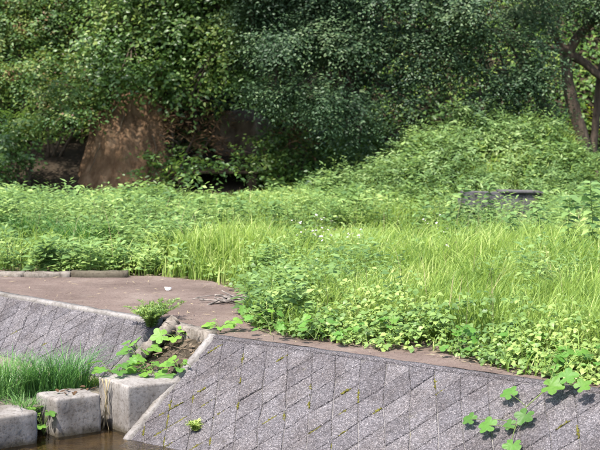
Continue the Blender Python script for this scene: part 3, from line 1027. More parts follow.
def surf(x, y, rx, rz, ry=None):
    z = float(hill(x, y))
    return (np.array([x, y, z + rz * .5]), (rx, ry or rx, rz), 1.0)


for k, (lab, pts) in enumerate([
    ('pale green feathery bush on the crest of the mound below the forked tree', [(3.2, 26.9), (3.7, 26.8), (2.8, 27.1), (3.4, 26.3), (3.0, 26.5)]),
    ('pale green bush in the middle of the mound under the dark crown', [(2.1, 26.8), (2.4, 26.4), (1.8, 26.9), (2.5, 27.3), (2.0, 26.3)]),
    ('pale bush at the low left end of the mound beside the shaded bushes', [(1.2, 26.4), (.8, 26.0), (1.5, 26.0), (1.1, 26.9), (.5, 26.5)]),
    ('low bush just behind the dark wall on the front of the mound', [(2.9, 25.5), (3.4, 25.5), (2.4, 25.6), (3.1, 25.9)]),
    ('low bush on the right shoulder of the mound near the forked trunk', [(4.2, 26.4), (4.0, 26.0), (4.4, 26.9), (3.8, 25.5)]),
    ('low bush on the front of the mound left of the dark wall', [(1.8, 25.5), (1.3, 25.4), (2.1, 25.9)]),
    ('small bush climbing over the left end of the low dark wall', [(2.2, 24.45), (2.35, 24.5)]),
    ('small bush leaning over the right end of the low dark wall', [(3.45, 24.5), (3.6, 24.4)])]):
    shrub('pale_bush', lab, [surf(x + dx, y + dy, .30, .15 + .1 * ((i * 7) % 3) / 2) for i, (x, y) in enumerate(pts) for dx, dy in ((0, 0), (.25, -.18))], (.085, .030), M['mound'], .8, 480 + k, per=10, step=.035)
shrub('sunlit_bush', 'yellow green sunlit bush behind the forked trunk', [cl(*q) for q in [(590, 60, 34, 40, 24), (585, 100, 33, 44, 24), (555, 75, 34, 30, 20), (620, 90, 33.5, 40, 40), (600, 135, 31.5, 40, 18), (550, 130, 32, 30, 16)]], (.11, .06), M['yellow'], .6, 69, OVATE)
shrub('dead_fern', 'dead brown hanging fern beside the earth bank', [cl(*q) for q in [(172, 122, 28.3, 20, 14), (195, 135, 28.4, 20, 14), (160, 135, 28.2, 10, 16), (215, 118, 28.6, 18, 14)]], (.12, .02), M['dead'], .3, 70)
shrub('dead_fern', 'dead brown fern in the deep shade under the evergreen crown', [cl(*q) for q in [(290, 140, 28.5, 18, 10), (310, 132, 28.7, 20, 10), (215, 150, 28.6, 14, 10)]], (.12, .02), M['dead'], .3, 71)

# ---- hillside undergrowth (uncountable)
def hillside_cover():
    n = 90000
    y = rng.uniform(24.9, 41, n); x = rng.uniform(-1, 1, n) * (.173 * y + 2.2)
    keepm = y > 26.9
    bare = ((x + 2.87) ** 2 + (y - 28.7) ** 2 < .8) | ((abs(x + 1.3) < .75) & (y < 29.6)) | ((x < -3.2) & (x > -5.0) & (y < 30))
    keep = ~bare & ((y > 26.9) | ((x > .4) & (y > 24.9)))
    x, y = x[keep], y[keep]; n = len(x)
    z = hill(x, y) + rng.uniform(0, .34, n) * (.6 + .5 * sines(x, y, 3, 31))
    P = np.stack([x, y, z], 1)
    D = np.stack([rng.normal(0, 1, n), rng.normal(-.5, 1, n), rng.normal(-.25, .4, n)], 1)
    N = np.stack([rng.normal(-.1, .4, n), rng.normal(-.45, .4, n), np.full(n, 1.0)], 1)
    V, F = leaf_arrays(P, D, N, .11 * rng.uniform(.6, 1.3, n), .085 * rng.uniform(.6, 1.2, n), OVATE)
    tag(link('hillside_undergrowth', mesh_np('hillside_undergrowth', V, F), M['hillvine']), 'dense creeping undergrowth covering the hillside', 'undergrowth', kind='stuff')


hillside_cover()

# ------------------------------------------------------------------ meadow
def sample(n, ymin, ymax, margin=1.4):
    y = rng.uniform(ymin, ymax, n); x = rng.uniform(-1, 1, n) * (.173 * y + margin)
    s, t = st_of(x, y)
    t = t - ((edge_pts(s) - (E0 + s[:, None] * U2)) * M2).sum(1)
    return x, y, s, t


def meadow_grass():
    x, y, s, t = sample(330000, 11, 27.5, 2.6)
    ft = t - front(s)
    # grass zone: everything right of the weeds; sparse at left
    zone = np.clip((x + 1.9 + .25 * sines(x, y, 2, 8)) / .7, .22 + .3 * (sines(x, y, 1.7, 7) > .2), 1)
    frontfade = np.clip(ft / .9, 0, 1)
    frontfade = np.where(x < .1, np.clip(ft / .25, 0, 1), np.maximum(frontfade ** 1.2, .25))
    clump = np.clip(.55 + .6 * sines(x, y, 5, 9), .15, 1)
    dwall = (abs(x - 2.85) < .7) & (y > 22.6) & (y < 24.7)
    keep = (ft > .02) & (rng.uniform(0, 1, len(x)) < zone * frontfade * clump * np.clip((15 / y) ** .8, 0, 1)) & ~dwall
    x, y, ft = x[keep], y[keep], ft[keep]; n = len(x)
    hz = hill(x, y)
    tall = .33 + .16 * sines(x, y, 1.3, 12) + .14 * np.exp(-((x + .65) / .7) ** 2) * (y < 21) + .15 * np.clip((x - .9) / .8, 0, 1) * (y < 21)
    H = np.clip(tall * np.clip(.45 + ft * .9, .45, 1.1), .12, .75) * rng.uniform(.6, 1.35, n)
    H = np.minimum(H, np.maximum(2.5 - 143 / 1734 * y + .13 * sines(x, y, 2.6, 77) + .07 * sines(x, y, 7, 78) + .07 * (x > 1) - .14 * np.exp(-((x + 1.25) / .7) ** 2) * (y > 24), .10) * rng.uniform(.75, 1.12, n))
    ang = rng.uniform(0, 6.28, n) + 1.2 * sines(x, y, 2.5, 14)
    mag = rng.uniform(.12, .75, n)
    lean = np.stack([np.cos(ang) * mag + .12, np.sin(ang) * mag - .1], 1)
    V, F = blades(np.stack([x, y, hz - .02], 1), H, lean, rng.uniform(.007, .016, n) * np.clip(y / 17, 1, 1.6))
    tag(link('meadow_grass', mesh_np('meadow_grass', V, F), M['grass']), 'tall yellow green meadow grass behind the path', 'grass', kind='stuff')
    return n


def leafy_weeds():
    """upright leafy weeds, mostly at the left and in drifts"""
    x, y, s, t = sample(18500, 12.5, 27.3, 2.6)
    ft = t - front(s)
    zone = np.clip((-1.0 - x) / .8, 0, 1) + .42 * (sines(x, y, 1.6, 18) > .15) * (x > -.6) + .9 * np.clip((y - 22.3) / 1.5, 0, 1) + .35 * (x > 2.2) * (y > 17)
    clump = np.clip(.6 + .6 * sines(x, y, 4, 19), .15, 1)
    dwall = (abs(x - 2.75) < .6) & (y > 22.8) & (y < 24.7) & ((y > 24) | (rng.uniform(0, 1, len(x)) < .85))
    keep = (ft > .06) & (rng.uniform(0, 1, len(x)) < zone * clump * .8) & ~dwall
    x, y, ft = x[keep], y[keep], ft[keep]; n = len(x)
    H = np.clip(.40 + .2 * sines(x, y, 2.2, 23) + .12 * (y > 22), .2, .78) * np.clip(.5 + ft, .45, 1) * rng.uniform(.75, 1.2, n)
    big = rng.uniform(0, 1, n) < .28
    H = np.minimum(H * np.where(big, 1.2, 1), np.maximum(2.5 - 143 / 1734 * y + .13 * sines(x, y, 2.6, 77) + .07 * sines(x, y, 7, 78) + .07 * (x > 1) - .22 * np.exp(-((x + 1.25) / .75) ** 2) * (y > 23.5), .10) * rng.uniform(.7, 1.12, n) * np.where(big, 1.12, 1))
    per = 26
    k = np.linspace(.12, 1, per)
    lean = rng.normal(0, .16, (n, 2))
    P = np.zeros((n, per, 3))
    P[..., 0] = x[:, None] + lean[:, :1] * k ** 1.5 * H[:, None]; P[..., 1] = y[:, None] + lean[:, 1:] * k ** 1.5 * H[:, None]
    P[..., 2] = hill(x, y)[:, None] + k * H[:, None]
    ang = rng.uniform(0, 6.28, n)[:, None] + np.arange(per) * 2.4
    D = np.stack([np.cos(ang), np.sin(ang), np.broadcast_to(.55 - .75 * k * 0 - rng.uniform(0, .7, (n, per)), ang.shape)], -1)
    size = (.105 * (1.15 - .55 * k))[None] * rng.uniform(.7, 1.25, (n, per)) * np.where(big, 1.55, .92)[:, None]
    N = np.stack([-np.cos(ang) * .25, -np.sin(ang) * .25, np.ones_like(ang)], -1) + rng.normal(0, .25, (n, per, 3))
    P = P + unit(D) * .025
    V, F = leaf_arrays(P.reshape(-1, 3), D.reshape(-1, 3), N.reshape(-1, 3), size.ravel(), size.ravel() * np.repeat(rng.choice([.24, .34, .6], n), per), RHOMB)
    stems = []
    base = np.stack([x, y, hill(x, y) - .02], 1)
    sv, sf = blades(base, H, lean, np.full(n, .009), 0)
    o = link('leafy_weeds', mesh_np('leafy_weeds', V, F), M['weed'])
    tag(o, 'waist-high leafy weeds massed behind the kerb and across the meadow', 'weeds', kind='stuff')
    o2 = link('weed_stems', mesh_np('weed_stems', sv, sf), M['stem'], o)
    o2['kind'] = 'stuff'
    return n


def vine_cover():
    x, y, s, t = sample(120000, 10.5, 20, 2.3)
    ft = t - front(s)
    zone = np.exp(-(np.maximum(ft - .35, 0) / .4) ** 2) * np.clip((x + .75) / .35, 0, 1)
    zone = np.maximum(zone, .3 * (sines(x, y, 2.2, 27) > .45) * (x > -.4) * (ft > 0))
    zone = np.maximum(zone, .18 * (ft > .05) * (ft < .5))
    clump = np.clip(.65 + .6 * sines(x, y, 6, 28), .1, 1)
    edge_j = .12 * sines(x, y, 9, 29)
    keep = (ft > -.02 + edge_j) & (rng.uniform(0, 1, len(x)) < zone * clump * .75)
    x, y, ft = x[keep], y[keep], ft[keep]; n = len(x)
    top = np.clip(.07 + ft * .42, .05, .42) * (1 + .3 * sines(x, y, 5, 30))
    z = hill(x, y) + top * rng.uniform(.35, 1.1, n)
    P0 = np.stack([x, y, z], 1)
    az = rng.uniform(0, 6.28, n)
    parts = []
    for off in (0, 2.0, -2.0):
        a = az + off + rng.normal(0, .2, n)
        D = np.stack([np.cos(a), np.sin(a), rng.normal(-.15, .25, n)], 1)
        N = np.stack([rng.normal(-.05, .3, n), rng.normal(-.25, .3, n), np.ones(n)], 1)
        sz = rng.uniform(.03, .066, n)
        parts.append(leaf_arrays(P0 + unit(D) * .018, D, N, sz, sz * .95, OVATE))
    V, F = join_arrays(parts)
    tag(link('vine_ground_cover', mesh_np('vine_ground_cover', V, F), M['vine']), 'three-leaved vine ground cover spilling toward the wall top', 'vines', kind='stuff')
    return n


def dry_litter():
    """dead straw lying along the path edge and kerb"""
    x, y, s, t = sample(30000, 11, 20, 2.2)
    ft = t - front(s)
    keep = (((abs(ft + .02) < .16 * (1 + .6 * sines(x, y, 4, 33))) & (rng.uniform(0, 1, len(x)) < .5)) | ((ft < 0) & (rng.uniform(0, 1, len(x)) < .03 + .05 * (sines(x, y, 3, 35) > .3)))) & (t > .08)
    x, y = x[keep], y[keep]; n = len(x)
    ang = rng.uniform(0, 6.28, n)
    D = np.stack([np.cos(ang), np.sin(ang), rng.uniform(-.02, .25, n)], 1)
    N = np.stack([rng.normal(0, .3, n), rng.normal(0, .3, n), np.ones(n)], 1)
    V, F = leaf_arrays(np.stack([x, y, hill(x, y) + rng.uniform(.008, .03, n)], 1), D, N, rng.uniform(.02, .12, n), rng.uniform(.003, .009, n), RHOMB)
    tag(link('dry_straw', mesh_np('dry_straw', V, F), M['straw']), 'dead straw scattered along the path edge', 'straw', kind='stuff')


def seed_stalks():
    x, y, s, t = sample(900, 14, 26)
    ft = t - front(s)
    keep = (ft > .3) & (sines(x, y, 1.9, 41) > -.1)
    x, y = x[keep], y[keep]; n = len(x)
    H = np.minimum(rng.uniform(.4, .8, n), np.maximum(2.53 - 140 / 1734 * y, .15))
    lean = rng.normal(0, .22, (n, 2)) + [.08, 0]
    V, F = blades(np.stack([x, y, hill(x, y) - .02], 1), H, lean, np.full(n, .004), .3)
    tag(link('seed_stalks', mesh_np('seed_stalks', V, F), M['straw']), 'thin pale seed stalks rising out of the meadow', 'grass', kind='stuff')


seed_stalks()
print('grass', meadow_grass(), 'weeds', leafy_weeds(), 'vine', vine_cover())
dry_litter()

# ------------------------------------------------------------------ individual plants
leaf_me = {}


def lobed_leaf(key, lobes=5, mat=None, seed=0):
    """palmate / cordate leaf, unit length, with veined fold; own mesh"""
    r = np.random.default_rng(seed)
    n = 40
    th = np.linspace(-math.pi * .93, math.pi * .93, n)
    rad = .53 + .40 * np.abs(np.cos(th * lobes / 2.0)) ** .8
    rad *= (1 - .18 * (np.abs(th) / math.pi) ** 2) * (1 + r.normal(0, .02, n))
    ring = np.stack([np.cos(th) * rad * .62 + .38, np.sin(th) * rad * .62, np.zeros(n)], 1)
    ring[:, 2] = .10 * np.abs(ring[:, 1]) - .25 * (ring[:, 0] - .3) ** 2 + r.normal(0, .012, n)
    half = ring * .55 + np.array([.17, 0, .012])
    V = np.concatenate([[[.30, 0, -.005]], half, ring, [[.0, 0, 0]]])
    F = []
    for k in range(n - 1):
        F.append([0, 1 + k, 2 + k])
        F.append([1 + k, 1 + n + k, 2 + n + k]); F.append([1 + k, 2 + n + k, 2 + k])
    me = mesh_np(key, V, np.array(F))
    me.materials.append(mat)
    for pl in me.polygons: pl.use_smooth = True
    return me


LEAF5 = [lobed_leaf('lobed_leaf', 5, M['sprig'], k) for k in range(3)]
LEAF3 = [lobed_leaf('trefoil_leaf', 3, M['sprig'], 10 + k) for k in range(3)]


def place_leaf(parent, base, pos, dirn, nrm, size, me):
    d = Vector(dirn).normalized()
    n = Vector(nrm)
    s = n.cross(d).normalized(); n = d.cross(s)
    from mathutils import Matrix
    m = Matrix((d, s, n)).transposed().to_4x4()
    o = bpy.data.objects.new('leaf', me)
    COL.objects.link(o)
    o.parent = parent
    o.matrix_local = Matrix.Translation(Vector(pos) - Vector(base)) @ m @ Matrix.Scale(size, 4)
    return o


def vine(label, pts, n_leaf, size, seed, rad=.004, hang=False, meshes=LEAF5, group=None, upn=(0, -.35, 1), petiole=.06):
    r = np.random.default_rng(seed)
    base = np.asarray(pts[0], float)
    root = empty('creeping_vine', tuple(base), label, 'vine', group)
    p = smooth_path(pts, 24)
    parts = [tube(p - base, np.linspace(rad, rad * .6, 24), 6)]
    for k in range(n_leaf):
        f = (k + .7) / n_leaf
        q = p[min(int(f * 23), 23)]
        a = r.uniform(0, 6.28)
        d = np.array([math.cos(a), math.sin(a), r.uniform(-.1, .5)])
        tip = q + unit(d) * petiole * r.uniform(.6, 1.3) + np.array([0, 0, .02])
        parts.append(tube(np.array([q, (q + tip) / 2 + [0, 0, .008], tip]) - base, [.0022, .002, .0018], 5))
        nn = np.asarray(upn, float) + r.normal(0, .28, 3)
        dd = d * [1, 1, .3] + r.normal(0, .2, 3) + [0, 0, -.2]
        place_leaf(root, base, tip, dd, nn, size * r.uniform(.7, 1.25), meshes[k % len(meshes)])
    V, F = join_arrays(parts)
    link('stem', mesh_np('stem', V, F, True), M['stem'], root)
    return root


def onR(a, b, h=.02): return RA + uR * a + vR * b + nnR * h
def onL(a, b, h=.02): return LA + uL * a + vL * b + nnL * h


# sprig hanging down the near wall
def sprig():
    pts = [onR(3.50, -.10, .10), onR(3.52, .12, .07), onR(3.44, .34, .05), onR(3.46, .52, .05), onR(3.50, .68, .05)]
    base = np.asarray(pts[0])
    root = empty('hanging_vine_sprig', tuple(base), 'bright green lobed vine sprig hanging down the near pebbled wall', 'vine')
    p = smooth_path(pts, 20)
    parts = [tube(p - base, np.linspace(.0045, .0025, 20), 6)]
    for (a, b, h, sz, az, k) in ((3.36, .02, .12, .17, .2, 0), (3.62, .00, .14, .13, 1.0, 1), (3.05, .12, .08, .14, 2.6, 2), (3.28, .30, .08, .15, 4.6, 0), (3.05, .46, .08, .15, 3.2, 1),
                             (3.33, .60, .08, .14, 4.9, 2), (3.45, -.08, .13, .15, .6, 2), (3.20, .40, .06, .10, 3.4, 0), (2.86, .42, .07, .12, 3.0, 0)):
        c = onR(a + .22, b + .12, h)
        j = p[np.argmin(((p - c) ** 2).sum(1))]
        parts.append(tube(np.array([j, (j + c) / 2 + nnR * .015, c]) - base, [.0025, .002, .002], 5))
        d = uR * math.cos(az) - vR * math.sin(az)
        place_leaf(root, base, c - d * sz * .3, d, nnR + np.array([0, -.25, .1]), sz, LEAF5[k])
    V, F = join_arrays(parts)
    link('stem', mesh_np('stem', V, F, True), M['stem'], root)


sprig()

# vine runners along the wall top
for k, (a0, b0, a1, b1, nl, lab) in enumerate([
    (.10, -.42, .62, -.10, 13, 'leafy vine runner at the corner where near wall and path meet'),
    (.75, -.55, 1.05, -.16, 12, 'vine runner reaching the wall top beside the bare brown strip'),
    (1.55, -.62, 1.30, -.22, 12, 'vine runner stopping short of the brown strip, left half of near wall'),
    (2.10, -.70, 2.35, -.34, 13, 'vine runner behind the middle of the bare brown strip'),
    (2.75, -.72, 2.95, -.28, 14, 'vine runner above the right end of the bare brown strip'),
    (3.10, -.50, 3.40, -.05, 15, 'thick vine runner directly above the hanging sprig'),
    (3.55, -.55, 3.75, -.10, 14, 'vine runner spilling over the wall top right of the hanging sprig'),
    (4.00, -.60, 4.15, -.15, 13, 'vine runner at the right edge of the wall top')]):
    A = RA + uR * a0 - nR * -b0 * -1 if False else RA + uR * a0 + nR * b0
    B = RA + uR * a1 + nR * b1
    mid = (A + B) / 2 + uR * .06
    vine(lab, [A + [0, 0, .16], mid + [0, 0, .15], B + [0, 0, .05]], nl, .085, 200 + k, meshes=LEAF3 if k % 2 else LEAF5, petiole=.10)


def clump_plant(name, label, base, n, size, seed, meshes, h=.12, spread=.1, cat='plant'):
    r = np.random.default_rng(seed)
    base = np.asarray(base, float)
    root = empty(name, tuple(base), label, cat)
    parts = []
    for k in range(n):
        a = k * 2.4 + r.uniform(-.4, .4)
        rad = spread * math.sqrt((k + .5) / n)
        tip = base + np.array([math.cos(a) * rad, math.sin(a) * rad, h * r.uniform(.45, 1.1)])
        parts.append(tube(np.array([base, (base + tip) / 2 + [0, 0, .02], tip]) - base, [.004, .003, .0025], 5))
        d = np.array([math.cos(a), math.sin(a), -.15])
        place_leaf(root, base, tip, d, np.array([.0, -.35, 1]) + r.normal(0, .25, 3), size * r.uniform(.65, 1.2), meshes[k % len(meshes)])
    V, F = join_arrays(parts)
    link('stem', mesh_np('stem', V, F, True), M['stem'], root)
    return root


def ap(x, y, z=APRON_Z): return np.array([x, y, z])


clump_plant('broadleaf_plant', 'lobed green plant growing behind the tallest weir block', ap(-1.60, 15.02, -.40), 11, .13, 301, LEAF5, .20, .17)
clump_plant('broadleaf_plant', 'small lobed green plant on top of the tallest weir block', ap(-1.33, 14.98, -.36), 7, .12, 302, LEAF5, .14, .13)
clump_plant('broadleaf_plant', 'leafy plant in the gap beside the rough concrete lip', onL(LLEN + .20, .50, .0), 10, .12, 303, LEAF3, .14, .15)
clump_plant('broadleaf_plant', 'broad leaved plant high in the gap near the path edge', onL(LLEN + .42, .20, .0), 6, .14, 304, LEAF5, .10, .09)
clump_plant('seedling', 'bright seedling rooted at the waterline on the middle weir block left side', np.array([-2.17, 14.42, -.74]), 9, .10, 305, LEAF5, .22, .10)
clump_plant('broadleaf_plant', 'low leafy plant on the path beyond the concrete beam', RA + uR * -.08 - nR * .22, 9, .10, 306, LEAF3, .10, .14)


def frond_weed(label, base, n, h, seed, mat, lean=.5):
    """bushy weed of feathery shoots"""
    r = np.random.default_rng(seed)
    base = np.asarray(base, float)
    root = empty('feathery_weed', tuple(base), label, 'weed')
    parts = []; st = []
    for k in range(n):
        a = r.uniform(0, 6.28); l = r.uniform(.1, lean)
        hh = h * r.uniform(.6, 1.1)
        p = np.array([[0, 0, 0], [math.cos(a) * l * hh * .4, math.sin(a) * l * hh * .4, hh * .6], [math.cos(a) * l * hh, math.sin(a) * l * hh, hh]])
        q = smooth_path(p, 12)
        st.append(tube(q, np.linspace(.003, .0012, 12), 5))
        P = np.repeat(q[1:], 6, 0); m = len(P)
        D = np.stack([r.normal(0, 1, m), r.normal(0, 1, m), r.uniform(0, .9, m)], 1)
        parts.append(leaf_arrays(P, D, np.array([0, 0, 1.]) + r.normal(0, .4, (m, 3)), 0.05 * r.uniform(.6, 1.2, m), .013, RHOMB))
    V, F = join_arrays(parts); link('foliage', mesh_np('foliage', V, F), mat, root)
    V, F = join_arrays(st); link('stem', mesh_np('stem', V, F, True), M['stem'], root)


frond_weed('feathery green weed at the end of the far wall coping', onL(LLEN - .03, .10, .0), 46, .21, 311, M['vine'], 1.7)
frond_weed('small feathery weed growing on the near wall slope low at left', onR(.66, 1.08, .0), 5, .07, 312, M['grass'], 1.3)


def tuft(label, c, rx, ry, n, h, seed, mat=None, z=APRON_Z, w=.008, ax=None):
    r = np.random.default_rng(seed)
    base = np.array([c[0], c[1], z])
    a = r.uniform(0, 6.28, n); q = np.sqrt(r.uniform(0, 1, n))
    ex = np.array([1., 0]) if ax is None else ax
    ey = np.array([-ex[1], ex[0]])
    off = np.outer(np.cos(a) * q * rx, ex) + np.outer(np.sin(a) * q * ry, ey)
    P = np.concatenate([off, np.zeros((n, 1))], 1)
    lean = off / max(rx, ry) * .5 + r.normal(0, .42, (n, 2))
    V, F = blades(P, h * r.uniform(.5, 1.15, n), lean, r.uniform(.6, 1.3, n) * w, .8, r)
    o = link('grass_tuft', mesh_np('grass_tuft', V, F), mat or M['grass_dk'], None, tuple(base))
    tag(o, label, 'grass')


tuft('large lush grass tuft behind the two left weir blocks', (-2.14, 15.02), .30, .18, 620, .46, 321, ax=np.array([.8, .6]))
tuft('grass tuft cut off by the left edge below the far wall', (-2.62, 14.85), .34, .22, 600, .44, 322, ax=np.array([.8, .6]))
tuft('low thin grass between the lush tuft and the tallest block', (-1.86, 15.3), .22, .1, 380, .10, 323, M['grass'])
tuft('grass hanging between the lowest and the middle weir block', (-2.36, 14.50), .08, .14, 260, .34, 324, z=-.66)
tuft('sparse grass on the silt at the foot of the far wall', (-2.05, 15.62), .28, .12, 260, .08, 325, M['grass'])

def gap_litter():
    n = 420
    a = rng.uniform(.0, 1, n); b = rng.uniform(0, 1, n)
    P = (g0 * (1 - a)[:, None] + g1 * a[:, None]) + (vL * (1 - a)[:, None] + vR * a[:, None]) * (b * .74)[:, None] + np.array([0, 0, 1]) * (-.035 + rng.uniform(-.01, .03, n))[:, None]
    ang = rng.uniform(0, 6.28, n)
    D = np.stack([np.cos(ang), np.sin(ang), rng.normal(-.2, .3, n)], 1)
    N = np.stack([rng.normal(-.3, .4, n), rng.normal(-.3, .4, n), np.ones(n)], 1)
    w = rng.choice([.006, .012, .03], n)
    V, F = leaf_arrays(P, D, N, rng.uniform(.03, .13, n), w, RHOMB)
    tag(link('plant_litter', mesh_np('plant_litter', V, F), M['vine_stem']), 'brown dead plant litter filling the gap between the two walls', 'litter', kind='stuff')


gap_litter()
clump_plant('broadleaf_plant', 'small leafy plant against the border band in the dirt gap', g1 + vR * .42 + [-.06, .02, -.04], 8, .10, 307, LEAF3, .10, .12)
clump_plant('broadleaf_plant', 'tiny leafy plant low in the dirt gap above the moss pad', g1 * .6 + g0 * .4 + vR * .60 + [0, 0, -.03], 8, .09, 308, LEAF5, .10, .12)

for k, (x_, y_, rx_, n_, h_, mt_, lab) in enumerate([
    (-2.62, 21.0, .30, 420, .62, 'grass_dk', 'dark spiky grass clump among the weeds behind the left kerb'),
    (-3.5, 22.2, .30, 380, .60, 'grass_dk', 'spiky grass clump near the left edge of the weeds'),
    (-1.35, 20.2, .28, 380, .58, 'grass', 'pale spiky grass clump behind the right end of the kerb'),
    (.55, 19.5, .26, 320, .55, 'weed', 'grass clump just right of the white flower clump'),
    (1.9, 17.0, .32, 520, .66, 'grass', 'tall arching grass clump in the middle right of the meadow'),
    (2.55, 16.2, .30, 520, .64, 'grass', 'arching grass clump near the right edge of the meadow'),
    (1.35, 18.6, .28, 420, .60, 'grass', 'arching grass clump behind the middle right of the meadow'),
    (2.9, 18.3, .30, 420, .66, 'grass_dk', 'darker grass clump at the right edge below the broad leaved weeds')]):
    tuft(lab, (x_, y_), rx_, rx_ * .8, n_, h_, 500 + k, M[mt_], z=-.02, w=.012)


# moss pad in the gap
def moss_pad(label, c, rx, ry, seed):
    r = np.random.default_rng(seed)
    n = 18; rows = 7
    V = []; F = []
    for j in range(rows):
        f = j / (rows - 1)
        for i in range(n):
            a = 2 * math.pi * i / n
            g = 1 + .2 * math.sin(3 * a + seed) + .1 * math.sin(7 * a)
            V.append((math.cos(a) * rx * (1 - f) * g, math.sin(a) * ry * (1 - f) * g, .04 * math.sqrt(f) + r.normal(0, .003)))
    for j in range(rows - 1):
        for i in range(n):
            F.append([j * n + i, j * n + (i + 1) % n, (j + 1) * n + (i + 1) % n, (j + 1) * n + i])
    tag(link('moss_pad', mesh_np('moss_pad', np.array(V), np.array(F), True), M['sprig'], None, tuple(c)), label, 'moss')


moss_pad('bright moss pad on the tallest weir block beside the border band', (-1.10, 14.82, -.33), .16, .05, 3)

# dead leaves on the middle block
def leaf_litter(label, c, n, rx, seed, ax):
    r = np.random.default_rng(seed)
    base = np.asarray(c, float)
    root = empty('dead_leaves', tuple(base), label, 'dead leaves')
    me = None
    for k in range(n):
        P = np.array([[0, 0, 0.]]); V, F = leaf_arrays(P, np.array([[1., 0, .1]]), np.array([[0, 0, 1.]]), .06 * r.uniform(.6, 1.3), .035, OVATE)
        o = link('dead_leaf', mesh_np('dead_leaf', V, F), M['dead'], root)
        q = r.uniform(-1, 1, 2)
        o.location = (ax[0] * q[0] * rx - ax[1] * q[1] * .1, ax[1] * q[0] * rx + ax[0] * q[1] * .1, .012 + .006 * k / n)
        o.rotation_euler = (r.normal(0, .3), r.normal(0, .3), r.uniform(0, 6.28))


leaf_litter('brown dead leaves lying on top of the middle weir block', (-1.93, 14.64, -.413), 12, .16, 5, FW)

# dry twigs hanging between middle and tallest block
tw = np.array([-1.665, 14.67, -.36])
root = empty('dry_twigs', tuple(tw), 'dry brown twigs hanging between the middle and tallest weir blocks', 'twigs')
r = np.random.default_rng(77)
for k in range(7):
    e = np.array([r.normal(0, .03), r.normal(-.03, .03), -r.uniform(.25, .42)])
    V, F = tube(smooth_path([np.array([r.normal(0, .02), r.normal(0, .02), .05]), e * .5 + r.normal(0, .015, 3), e], 8), np.linspace(.005, .0025, 8), 5)
    link('twig', mesh_np('twig', V, F, True), M['straw'], root)

# pile of dead sticks at the path edge
sp = np.array([-.62, 17.05, .0])
root = empty('stick_pile', tuple(sp), 'pile of grey dead sticks lying where the meadow meets the maroon path', 'stick pile')
for k in range(34):
    a = r.normal(.25, .35); l = r.uniform(.12, .4)
    c = np.array([r.normal(0, .14), r.normal(0, .1), .015 + .05 * r.uniform()])
    d = np.array([math.cos(a), math.sin(a), r.normal(0, .12)])
    V, F = tube(smooth_path([c - d * l / 2, c + r.normal(0, .012, 3), c + d * l / 2], 7), np.linspace(.011, .005, 7) * r.uniform(.5, 1.1), 6, .1, k)
    link('stick', mesh_np('stick', V, F, True), M['stick'], root)

# white scrap on the path
def scrap(label, c, l, w, seed):
    r = np.random.default_rng(seed)
    n = 9
    V = []
    for j in range(2):
        for i in range(n):
            a = 2 * math.pi * i / n
            g = r.uniform(.8, 1.1)
            V.append((math.cos(a) * l * g, math.sin(a) * w * g, .018 * j + .012 * math.cos(2 * a) + .004))
    F = [list(range(n))[::-1], list(range(n, 2 * n))]
    me = bpy.data.meshes.new('white_scrap')
    me.from_pydata(V, [], F + [[i, (i + 1) % n, n + (i + 1) % n, n + i] for i in range(n)])
    tag(link('paper_scrap', me, M['paper'], None, tuple(c)), label, 'litter')


scrap('white crumpled scrap lying on the maroon path', (-1.38, 17.95, .008), .035, .018, 4)

# ------------------------------------------------------------------ white flowers
def flower_proto():
    parts = []
    for k in range(10):
        a = k * .628
        D = np.array([[math.cos(a), math.sin(a), .15]])
        parts.append(leaf_arrays(np.zeros((1, 3)), D, np.array([[0, 0, 1.]]), 0.015, .009, RHOMB))
    return join_arrays(parts)


fV, fF = flower_proto()
head_me = mesh_np('flower_head', fV, fF); head_me.materials.append(M['petal'])
spots = [(298, 226, 20.5), (303, 233, 20.3), (301, 240, 19.8), (318, 222, 21), (324, 221, 21), (331, 224, 21), (322, 231, 20.5), (326, 236, 20.2), (314, 243, 19.6), (318, 249, 19.3),
         (330, 246, 19.5), (316, 238, 20), (352, 241, 19.6), (358, 243, 19.6), (361, 247, 19.4), (428, 228, 20.8), (435, 233, 20.5), (445, 231, 20.5), (440, 222, 21.2), (450, 257, 18.4), (447, 254, 18.6)]
for k, (px, py, d) in enumerate(spots):
    top = at(px, py, d)
    g = float(hill(top[0], top[1]))
    top[2] = max(top[2] + .04, g + .42)
    base = np.array([top[0] + r.normal(0, .04), top[1] + r.normal(0, .04), g - .02])
    near = 'clump in the middle of the meadow' if px < 340 else ('trio right of the flower clump' if px < 400 else 'scattered patch in front of the low dark wall')
    root = empty('white_wildflower', tuple(base), 'small white wildflower in the ' + near, 'flower', 'white wildflowers, ' + near)
    V, F = tube(smooth_path([np.zeros(3), (top - base) * .5 + r.normal(0, .02, 3), top - base], 8), np.linspace(.003, .0015, 8), 5)
    link('stem', mesh_np('stem', V, F, True), M['stem'], root)
    for q in range(5):
        h = link('flower_head', head_me, None, root)
        h.location = tuple(top - base + (r.normal(0, .04, 3) if q else 0))
        h.rotation_euler = (r.uniform(-.1, .9), r.normal(0, .3), r.uniform(0, 6))
        h.scale = (r.uniform(.8, 1.3),) * 3

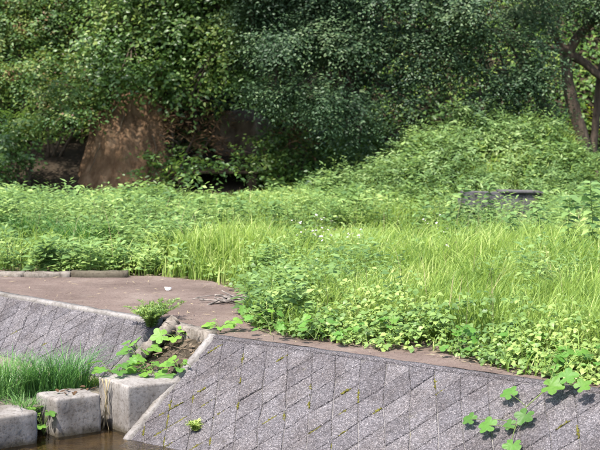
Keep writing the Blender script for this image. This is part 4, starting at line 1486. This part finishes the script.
# ------------------------------------------------------------------ tall single weeds
def tall_weed(label, px, py, d, size, n, seed, mat, tpl=OVATE):
    r = np.random.default_rng(seed)
    top = at(px, py, d); g = float(hill(top[0], top[1]))
    base = np.array([top[0] + r.normal(0, .05), top[1], g - .02])
    p = smooth_path([np.zeros(3), (top - base) * .5 + r.normal(0, .03, 3), top - base], 14)
    root = empty('tall_weed', tuple(base), label, 'weed')
    V, F = tube(p, np.linspace(.006, .003, 14), 6)
    link('stem', mesh_np('stem', V, F, True), M['stem'], root)
    n = n * 2
    a = np.arange(n) * 2.4
    f = np.linspace(.3, 1, n)
    P = np.stack([np.interp(f, np.linspace(0, 1, 14), p[:, k]) for k in range(3)], 1)
    D = np.stack([np.cos(a), np.sin(a), r.uniform(-.4, .3, n)], 1)
    N = np.stack([r.normal(0, .2, n), r.normal(-.3, .2, n), np.ones(n)], 1)
    V, F = leaf_arrays(P, D, N, size * r.uniform(.7, 1.2, n), size * .5, tpl)
    link('foliage', mesh_np('foliage', V, F), mat, root)


for k, (px, py, d, sz, n, lab) in enumerate([
    (467, 180, 22.4, .13, 16, 'tall thin leafy weed standing before the low dark wall'),
    (490, 183, 22.6, .12, 16, 'second thin weed beside the low dark wall'),
    (452, 194, 22.3, .10, 14, 'short weed left of the low dark wall'),
    (590, 183, 18.5, .19, 18, 'broad leaved weed at the right edge of the meadow'),
    (570, 195, 18.8, .17, 16, 'pale broad leaved weed leaning in from the right edge'),
    (535, 205, 19.5, .13, 16, 'leafy weed in front of the right end of the low dark wall'),
    (510, 212, 20.0, .12, 16, 'leafy weed hiding the foot of the low dark wall'),
    (125, 186, 24.0, .12, 20, 'tall leafy weed in front of the brown earth bank'),
    (80, 185, 24.6, .10, 20, 'bushy weed at the left foot of the earth bank'),
    (170, 192, 23.6, .11, 20, 'leafy weed right of the earth bank foot'),
    (240, 200, 23.2, .11, 18, 'leafy weed below the culvert mouth'),
    (200, 197, 23.4, .11, 18, 'leafy weed left of the culvert mouth'),
    (275, 200, 23.2, .11, 18, 'leafy weed right of the culvert mouth')]):
    tall_weed(lab, px, py, d, sz, n, 400 + k, M['weed'])
